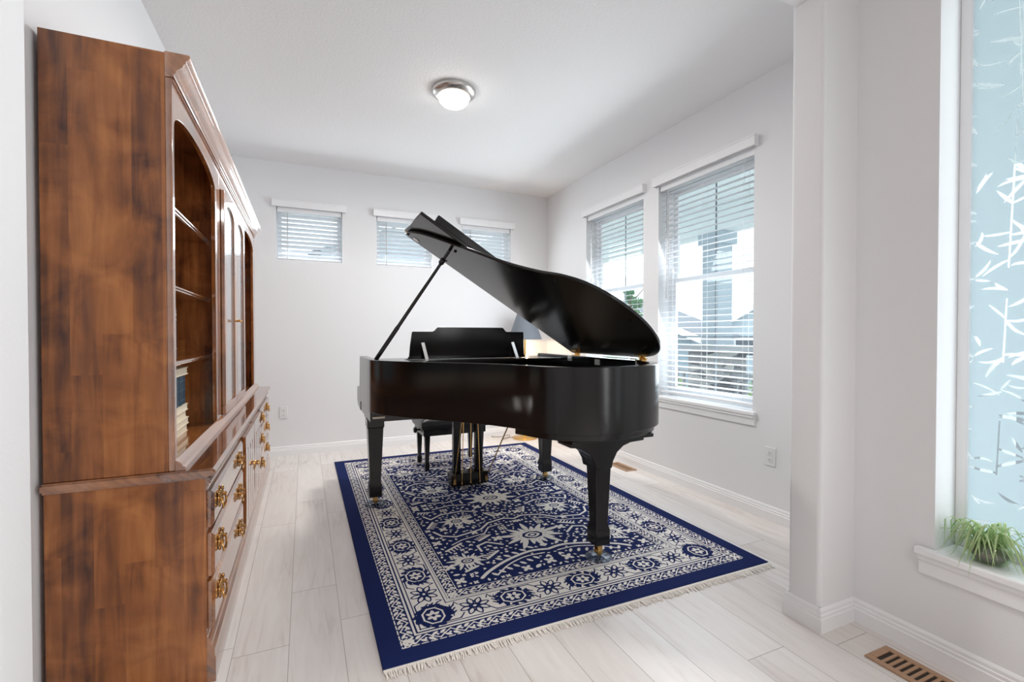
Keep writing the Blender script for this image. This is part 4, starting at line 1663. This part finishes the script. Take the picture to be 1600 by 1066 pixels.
for y_ in (2.20, 2.92):
    h_ = MB().box(1.772, 1.806, y_ - 0.03, y_ + 0.03, 0.985, 0.991)
    h_.tube([(1.806, y_ - 0.03, 0.996), (1.806, y_ + 0.03, 0.996)], 0.006, 8)
    q = MB().box(1.765, 1.80, y_ - 0.03, y_ + 0.03, -0.005, 0.0)
    q.v = [lidp(*p) for p in q.v]
    h_.add(q.v, q.f)
    h_.build('lid_hinge', 'brass', pn)
P0 = Vector((0.392, 2.93, 0.984))
P1 = Vector(lidp(0.606, 2.70, -0.002))
pr = MB().tube([P0, P0.lerp(P1, 0.3), P0.lerp(P1, 0.31), P1], [0.0135, 0.0135, 0.0115, 0.0100], 8)
pc = P0.lerp(P1, 0.90)
d = (P1 - P0).normalized()
pr.tube([pc - d * 0.02, pc - d * 0.012, pc + d * 0.012, pc + d * 0.02], [0.011, 0.017, 0.017, 0.011], 10)
pr.tube([pc + Vector((0, 0, 0)), pc + Vector((0.03, -0.01, 0.004))], 0.005, 6)
pr.build('lid_prop', 'ebony', pn)

# music desk (seen from behind)
YD = 3.20
dk = [(0.612, 0.967), (0.635, 0.972), (0.647, 0.990), (0.652, 1.06), (0.664, 1.150), (0.668, 1.157), (0.805, 1.157), (0.820, 1.163), (0.836, 1.182), (0.845, 1.187), (1.325, 1.187), (1.334, 1.183), (1.350, 1.163), (1.362, 1.157),
      (1.494, 1.157), (1.498, 1.150), (1.502, 1.06), (1.506, 0.990), (1.516, 0.972), (1.536, 0.967)]
md = MB().prism(dk, 1, -0.008, 0.008)
tl = R(9)
md.v = [(x, YD + (y * math.cos(tl) - (z - 0.967) * math.sin(tl) * -1 * 0.0) + (z - 0.967) * -math.tan(tl) * 0.35, z) for x, y, z in md.v]
md.build('music_desk', 'ebony', pn, bevel=0.002)
for xs in (0.735, 1.405):
    s_ = MB().box(-0.011, 0.011, -0.003, 0.003, 0, 0.125)
    m4 = Matrix.Translation((xs + 0.02, YD - 0.065, 0.967)) @ Matrix.Rotation(R(-24), 4, 'X') @ Matrix.Rotation(R(-8), 4, 'Y')
    s_.xf(m4)
    s_.build('desk_strut', 'steel', pn)


# legs
def square_stack(x, y, levels):
    mb = MB()
    for h, z in levels:
        mb.v += [(x - h, y - h, z), (x + h, y - h, z), (x + h, y + h, z), (x - h, y + h, z)]
    for i in range(len(levels) - 1):
        for j in range(4):
            a, b = i * 4 + j, i * 4 + (j + 1) % 4
            mb.f.append((a, b, b + 4, a + 4))
    mb.f.append((3, 2, 1, 0))
    k = 4 * (len(levels) - 1)
    mb.f.append((k, k + 1, k + 2, k + 3))
    return mb


CUPZ = ZR
LEGS = [(0.42, 3.20), (1.715, 3.25), (1.352, 1.985)]
for i, (lx, ly) in enumerate(LEGS):
    if i < 2:
        lv_ = [(0.0400, 0.072), (0.0400, 0.150), (0.0345, 0.172), (0.0490, 0.528), (0.0540, 0.530), (0.0540, 0.590), (0.060, 0.592), (0.060, 0.6058)]
    else:
        lv_ = [(0.0420, 0.086), (0.0420, 0.160), (0.0340, 0.190), (0.0455, 0.500), (0.0470, 0.548)]
    lg = square_stack(lx, ly, lv_)
    if i == 2:
        br = [(-0.195, 0.6178), (-0.195, 0.592), (-0.16, 0.588), (-0.115, 0.574), (-0.078, 0.545), (-0.055, 0.505), (-0.0465, 0.470), (0.0465, 0.470), (0.055, 0.505), (0.078, 0.545), (0.115, 0.574), (0.16, 0.588), (0.245, 0.592), (0.245, 0.6178)]
        lg.prism([(lx + a, z) for a, z in br], 1, ly - 0.050, ly + 0.075)
    lo_ = lg.build('leg', 'ebony', pn, bevel=0.004, smooth=25)
    zt = lv_[0][1]
    cs = MB()
    cs.tube([(lx, ly, zt + 0.002), (lx, ly, zt - 0.012)], 0.018, 12)
    for s in (-1, 1):
        cs.box(lx - 0.013, lx + 0.013, ly + s * 0.014 - 0.002, ly + s * 0.014 + 0.002, 0.030, zt - 0.008)
    cs.lathe([(0.012, -0.010), (0.0165, -0.009), (0.0165, 0.009), (0.012, 0.010)], (lx + 0.004, ly, 0.0385), 16, 'y')
    cs.build('caster', 'brass', lo_)
    cup = thing('caster_cup', (lx, ly, ZR), ('clear caster cup under the left piano leg', 'clear caster cup under the far right piano leg near the lamp', 'clear caster cup under the nearest piano leg at the tail')[i], 'caster cup', 'caster cups under the piano legs')
    MB().lathe([(0.066, 0), (0.068, 0.006), (0.060, 0.014), (0.046, 0.019), (0.040, 0.020), (0.034, 0.011), (0.010, 0.0105)], (lx, ly, ZR + 0.0004), 40).build('cup', 'acrylic', cup)

# pedal lyre
LY = 3.335
boxm(0.968, 1.256, LY - 0.05, LY + 0.06, 0.030, 0.118).build('pedal_box', 'ebony', pn, bevel=0.006)
boxm(0.955, 1.268, LY - 0.06, LY + 0.07, 0.585, 0.6055).build('lyre_block', 'ebony', pn, bevel=0.003)
for a0, a1 in ((0.995, 1.050), (1.165, 1.218)):
    boxm(a0, a1, LY - 0.02, LY + 0.03, 0.118, 0.585).build('lyre_post', 'ebony', pn, bevel=0.005)
for i, (xt, xb) in enumerate(((1.062, 1.046), (1.117, 1.113), (1.168, 1.185))):
    MB().tube([(xb, LY - 0.056, 0.045), (xb, LY - 0.056, 0.060), (xt, LY - 0.050, 0.584)], [0.006, 0.0032, 0.0032], 8).build('pedal_rod', 'brass', pn)
    MB().prism([(LY + 0.0605, 0.048), (LY + 0.10, 0.050), (LY + 0.17, 0.038), (LY + 0.178, 0.046), (LY + 0.10, 0.060), (LY + 0.0605, 0.060)], 0, xb - 0.014 + 0.004, xb + 0.014 + 0.004).build('pedal', 'brass', pn, bevel=0.003)
for (xb, xt, yt) in ((0.990, 0.960, 2.96), (1.235, 1.215, 2.70)):
    b_ = MB().tube([(xb, LY - 0.058, 0.075), (xt, yt, 0.668)], 0.0045, 8)
    b_.box(xb - 0.010, xb + 0.010, LY - 0.062, LY - 0.050, 0.045, 0.085)
    b_.build('lyre_brace', 'brass', pn)
mp_ = boxm(0.372, 0.445, 2.9285, 2.9299, 0.626, 0.637).build('maker_plate', 'cream', pn)
mp_['label'] = 'small pale plate'

# ------------------------------------------------------------------ bench
bn_ = thing('piano_bench', (1.155, 3.96, ZR), 'black leather piano bench on the rug behind the piano', 'bench')
BX0, BX1, BY0, BY1 = 0.865, 1.445, 3.78, 4.16
for lx in (BX0 + 0.055, BX1 - 0.055):
    for ly in (BY0 + 0.05, BY1 - 0.05):
        square_stack(lx, ly, [(0.0165, ZR + 0.0005), (0.0185, ZR + 0.055), (0.0145, ZR + 0.065), (0.0225, 0.30)]).build('leg', 'black', bn_, bevel=0.002, smooth=25)
boxm(BX0 + 0.02, BX1 - 0.02, BY0 + 0.015, BY1 - 0.015, 0.30, 0.355).build('apron', 'black', bn_, bevel=0.004)
cu = MB()
nx, ny = 36, 24
hwx, hwy = (BX1 - BX0) / 2, (BY1 - BY0) / 2
cxb, cyb = (BX0 + BX1) / 2, (BY0 + BY1) / 2
for j in range(ny + 1):
    for i in range(nx + 1):
        u, v = i / nx * 2 - 1, j / ny * 2 - 1
        x, y = cxb + u * hwx, cyb + v * hwy
        e = min(1 - abs(u), (1 - abs(v)) * 0.7)
        z = 0.415 + 0.045 * min(1, e / 0.16) ** 0.5
        tuft = abs(math.sin(math.pi * 3.5 * (u * 0.75 + v * 0.5))) * abs(math.sin(math.pi * 3.5 * (u * 0.75 - v * 0.5)))
        z -= 0.012 * (1 - tuft ** 0.4) * min(1, e / 0.2)
        cu.v.append((x, y, z))
for j in range(ny):
    for i in range(nx):
        a = j * (nx + 1) + i
        cu.f.append((a, a + 1, a + nx + 2, a + nx + 1))
edge = [i for i in range(nx + 1)] + [(j + 1) * (nx + 1) - 1 for j in range(1, ny + 1)] + [ny * (nx + 1) + i for i in range(nx - 1, -1, -1)] + [j * (nx + 1) for j in range(ny - 1, 0, -1)]
b0 = len(cu.v)
for e in edge:
    x, y, z = cu.v[e]
    cu.v.append((x + (x - cxb) * 0.012, y + (y - cyb) * 0.02, 0.385))
b1 = len(cu.v)
for e in edge:
    x, y, z = cu.v[e]
    cu.v.append((x - (x - cxb) * 0.02, y - (y - cyb) * 0.03, 0.3555))
ne = len(edge)
for q in range(ne):
    r2 = (q + 1) % ne
    cu.f.append((edge[q], b0 + q, b0 + r2, edge[r2]))
    cu.f.append((b0 + q, b1 + q, b1 + r2, b0 + r2))
cu.f.append(tuple(b1 + q for q in range(ne)))
cu.build('seat_cushion', 'leather', bn_, smooth=50)
for x_, s in ((BX0 + 0.02, -1), (BX1 - 0.02, 1)):
    MB().lathe([(0.008, 0), (0.008, s * 0.02), (0.024, s * 0.022), (0.026, s * 0.035), (0.020, s * 0.046), (0.004, s * 0.048)], (x_, cyb, 0.328), 18, 'x').build('height_knob', 'black', bn_)

# ------------------------------------------------------------------ floor lamp
lx, ly = 2.21, 4.66
lp = thing('floor_lamp', (lx, ly, 0), 'brass floor lamp with grey cone shade in the far corner behind the piano', 'lamp')
MB().lathe([(0.0, 0.0), (0.135, 0.0), (0.137, 0.008), (0.128, 0.014), (0.06, 0.024), (0.03, 0.034), (0.018, 0.05), (0.012, 0.06)], (lx, ly, 0.0005), 40).build('base', 'brass', lp)
MB().tube([(lx, ly, 0.055), (lx, ly, 1.17)], 0.011, 14).build('pole', 'brass', lp)
sh = MB()
nn = 40
for r0, z0_ in ((0.185, 1.085), (0.085, 1.375), (0.082, 1.375), (0.182, 1.085)):
    for j in range(nn):
        q = 2 * math.pi * j / nn
        sh.v.append((lx + r0 * math.cos(q), ly + r0 * math.sin(q), z0_))
for i in range(4):
    for j in range(nn):
        a, b = i * nn + j, i * nn + (j + 1) % nn
        c, d = ((i + 1) % 4) * nn + (j + 1) % nn, ((i + 1) % 4) * nn + j
        sh.f.append((a, b, c, d))
sh.build('lamp_shade', 'shade', lp, smooth=40)
sp = MB()
for k in range(3):
    q = 2 * math.pi * k / 3
    sp.tube([(lx, ly, 1.30), (lx + 0.088 * math.cos(q), ly + 0.088 * math.sin(q), 1.36)], 0.002, 5)
sp.tube([(lx, ly, 1.17), (lx, ly, 1.302)], 0.003, 6)
sp.build('shade_spider', 'brass', lp)
MB().lathe([(0.012, 0), (0.018, 0.02), (0.030, 0.055), (0.026, 0.08), (0.010, 0.094), (0.0, 0.096)], (lx, ly, 1.165), 20).build('bulb', 'bulb', lp)
cdp = [(lx - 0.11, ly + 0.05, 0.012), (lx - 0.19, ly + 0.08, 0.006), (lx - 0.26, ly + 0.03, 0.006), (lx - 0.22, ly - 0.02, 0.02), (lx - 0.16, ly + 0.06, 0.035), (lx - 0.23, ly + 0.12, 0.012), (lx - 0.32, ly + 0.17, 0.006), (lx - 0.30, ly + 0.205, 0.006)]
MB().tube(smooth_path(cdp, 6), 0.003, 6).build('power_cord', 'cord', lp)
ld = bpy.data.lights.new('floor_lamp_bulb', 'POINT')
ld.energy = 8
ld.color = (1.0, 0.70, 0.40)
ld.shadow_soft_size = 0.03
lo = bpy.data.objects.new('floor_lamp_bulb', ld)
lo.location = (lx, ly, 1.10)
COL.objects.link(lo)

# ------------------------------------------------------------------ spider plant on the sidelight sill
px_, py_, pz_ = 2.052, 0.772, SL[2] + 0.003
sp_ = thing('spider_plant', (px_, py_, pz_), 'spider plant with striped arching leaves in a glass bowl on the window sill', 'plant')
MB().lathe([(0.030, 0.0), (0.044, 0.006), (0.056, 0.026), (0.058, 0.044), (0.050, 0.062), (0.046, 0.066), (0.043, 0.062), (0.052, 0.044), (0.050, 0.028), (0.040, 0.010), (0.0, 0.006)], (px_, py_, pz_ + 0.0005), 32).build('glass_bowl', 'bowlglass', sp_)
MB().lathe([(0.0, 0.008), (0.036, 0.010), (0.046, 0.026), (0.044, 0.040), (0.0, 0.044)], (px_, py_, pz_ + 0.001), 24).build('soil', 'soil', sp_)
lf, st = MB(), MB()
rp = random.Random(21)
for k in range(74):
    q = rp.uniform(0, 2 * math.pi)
    L_ = rp.uniform(0.08, 0.16)
    up = rp.uniform(0.02, 0.06)
    droop = rp.uniform(0.05, 0.13)
    c = Vector((px_ + rp.uniform(-0.02, 0.02), py_ + rp.uniform(-0.035, 0.035), pz_ + 0.055))
    dirv = Vector((math.cos(q) * 0.75, math.sin(q) * 1.0, 0))
    path = []
    for i in range(10):
        t = i / 9
        p = c + dirv * L_ * (t ** 0.85) + Vector((0, 0, up * math.sin(min(1, t * 1.5) * math.pi * 0.62) * 1.5 - droop * max(0, t - 0.3) ** 1.6 * 1.9))
        p.x = min(p.x, XG - 0.010)
        p.y = min(p.y, SL[1] - 0.010)
        if p.x > XN - 0.034:
            p.z = max(p.z, pz_ + 0.006)
        path.append(p)
    side = Vector((-dirv.y, dirv.x, 0)).normalized()
    wv_ = rp.uniform(0.006, 0.010)
    wd = [wv_ * (0.5 + 0.5 * math.sin(math.pi * min(1, 0.25 + i / 9 * 0.75))) * (1 - (i / 9) ** 4 * 0.9) for i in range(10)]
    lf.ribbon(path, wd, side)
    st.ribbon([p + Vector((0, 0, 0.0007)) for p in path], [x * 0.42 for x in wd], side)
lf.build('foliage', 'leaf', sp_, smooth=60)
st.build('pale_leaf_stripe', 'leafpale', sp_, smooth=60)

# ------------------------------------------------------------------ outside: porch and street
struct(boxm(2.79, 5.25, -1.0, 12.0, -0.35, -0.22), 'porch_floor', 'concrete')
struct(boxm(2.79, 5.35, -1.0, 12.0, 2.72, 2.85), 'porch_ceiling', 'porch')
struct(boxm(4.70, 4.98, -1.0, 12.0, 2.44, 2.7195), 'porch_beam', 'porch')
struct(boxm(-30, 60, -20, 60, -1.9, -1.7), 'ground', 'grass')
PX_, PY_ = 4.84, 4.46
t = thing('porch_post', (PX_, PY_, -0.22), 'blue grey square porch post on a stacked stone pier outside the large window', 'post')
boxm(PX_ - 0.125, PX_ + 0.125, PY_ - 0.125, PY_ + 0.125, 0.99, 2.30).build('shaft', 'post', t, bevel=0.004)
boxm(PX_ - 0.165, PX_ + 0.165, PY_ - 0.165, PY_ + 0.165, 2.28, 2.4395).build('capital', 'post', t, bevel=0.006)
boxm(PX_ - 0.245, PX_ + 0.245, PY_ - 0.245, PY_ + 0.245, -0.2195, 0.93).build('stone_pier', 'stone', t, bevel=0.012)
boxm(PX_ - 0.31, PX_ + 0.31, PY_ - 0.31, PY_ + 0.31, 0.93, 0.99).build('pier_cap', 'rail', t, bevel=0.008)
for nm, (a, b), lab in (('near', (1.2, PY_ - 0.246), 'grey porch railing with balusters on the right of the stone pier'), ('far', (PY_ + 0.246, 10.5), 'grey porch railing with balusters on the left of the stone pier')):
    t = thing('porch_railing', (PX_, (a + b) / 2, -0.22), lab, 'railing', 'porch railings')
    boxm(PX_ - 0.05, PX_ + 0.05, a, b, 0.60, 0.66).build('top_rail', 'rail', t)
    boxm(PX_ - 0.03, PX_ + 0.03, a, b, -0.12, -0.07).build('bottom_rail', 'rail', t)
    y = a + 0.08
    while y < b - 0.05:
        boxm(PX_ - 0.018, PX_ + 0.018, y - 0.018, y + 0.018, -0.07, 0.60).build('baluster', 'rail', t)
        y += 0.125


def house(cx, cy, rot, w_, d_, ze, za, zg, wallm, label, group='houses across the street', gable_trim=True):
    t = thing('house', (cx, cy, zg), label, 'house', group)
    m4 = Matrix.Translation((cx, cy, 0)) @ Matrix.Rotation(rot, 4, 'Z')

    def put(mb, *a, **k):
        mb.xf(m4)
        return mb.build(*a, **k)
    body = MB().prism([(-w_ / 2, zg), (w_ / 2, zg), (w_ / 2, ze), (0, za), (-w_ / 2, ze)], 1, -d_ / 2, d_ / 2)
    put(body, 'walls', wallm, t)
    sl_ = (za - ze) / (w_ / 2)
    for s in (-1, 1):
        q = [(0, za + 0.12), (s * (w_ / 2 + 0.4), ze - 0.4 * sl_ + 0.12), (s * (w_ / 2 + 0.4), ze - 0.4 * sl_), (0, za)]
        put(MB().prism(q, 1, -d_ / 2 - 0.35, d_ / 2 + 0.35), 'roof', 'roof', t)
        if gable_trim:
            q2 = [(0, za + 0.10), (s * (w_ / 2 + 0.4), ze - 0.4 * sl_ + 0.10), (s * (w_ / 2 + 0.4), ze - 0.4 * sl_ - 0.15), (0, za - 0.15)]
            put(MB().prism(q2, 1, -d_ / 2 - 0.42, -d_ / 2 - 0.36), 'bargeboard', 'trim', t)
    for xw in (-w_ * 0.22, w_ * 0.22):
        hw = (ze - zg) * 0.14
        zc = zg + (ze - zg) * 0.72
        f_ = put(boxm(xw - 0.65, xw + 0.65, -d_ / 2 - 0.06, -d_ / 2, zc - hw - 0.1, zc + hw + 0.1), 'window', 'trim', t)
        put(boxm(xw - 0.55, xw + 0.55, -d_ / 2 - 0.08, -d_ / 2 - 0.06, zc - hw, zc + hw), 'pane', 'hwin', f_)
    return t


house(14.6, 17.6, R(-58), 6.0, 8, 1.15, 2.45, -1.7, 'siding2', 'blue house with low grey roof across the street, left of the porch post')
house(25.6, 19.4, R(-50), 6.4, 8, 1.3, 3.3, -1.7, 'siding', 'pale house with white trimmed gable across the street, right of the porch post')
house(2.6, 17.6, R(0), 4.2, 4, 3.9, 4.7, -1.7, 'siding', 'pale blue neighbour house seen through the small high windows', group='neighbour house')


def leafball(mb, c, rad, n, ls, rg, squash=1.0):
    for k in range(n):
        v = Vector((rg.gauss(0, 1), rg.gauss(0, 1), rg.gauss(0, 1)))
        v.normalize()
        p = Vector(c) + Vector((v.x * rad, v.y * rad, v.z * rad * squash)) * rg.uniform(0.35, 1.0)
        a = Vector((rg.gauss(0, 1), rg.gauss(0, 1), rg.gauss(0, 1))).normalized()
        b = a.cross(Vector((0.3, 0.5, 1))).normalized()
        s = ls * rg.uniform(0.6, 1.2)
        mb.add([p - a * s, p - b * s * 0.45, p + a * s, p + b * s * 0.45], [(0, 1, 2, 3)])


rg = random.Random(3)
tx, ty = 9.3, 11.9
t = thing('tree', (tx, ty, -1.7), 'young leafy green tree outside the tall window nearer the corner', 'tree')
tk = MB().tube([(tx, ty, -1.7), (tx + 0.05, ty, 0.5), (tx - 0.02, ty + 0.03, 1.6), (tx, ty, 2.6)], [0.11, 0.08, 0.05, 0.015], 8)
for k in range(7):
    q = rg.uniform(0, 6.28)
    z = 0.5 + k * 0.27
    tk.tube([(tx, ty, z), (tx + math.cos(q) * 0.6, ty + math.sin(q) * 0.6, z + 0.55)], [0.03, 0.008], 6)
tk.build('trunk', 'bark', t)
fo = MB()
for k in range(13):
    z = 0.4 + k * 0.17
    rad = 0.78 - 0.043 * k
    q = k * 2.4
    leafball(fo, (tx + math.cos(q) * rad * 0.6, ty + math.sin(q) * rad * 0.6, z), rad * 0.55, 130, 0.10, rg, 0.7)
fo.build('crown', 'foliage', t, smooth=0)
for k, (bx, by, rad, lab) in enumerate(((7.6, 8.9, 0.75, 'light green shrub beyond the porch railing, left of the stone pier'), (9.2, 7.0, 0.6, 'light green shrub beyond the porch railing, right of the stone pier'))):
    t = thing('shrub', (bx, by, -1.7), lab, 'shrub', 'shrubs beyond the porch')
    MB().tube([(bx, by, -1.7), (bx, by, -0.2)], [0.06, 0.02], 6).build('stem', 'bark', t)
    fo = MB()
    leafball(fo, (bx, by, -0.35), rad * 1.2, 700, 0.10, rg, 0.9)
    fo.build('foliage', 'shrub', t, smooth=0)
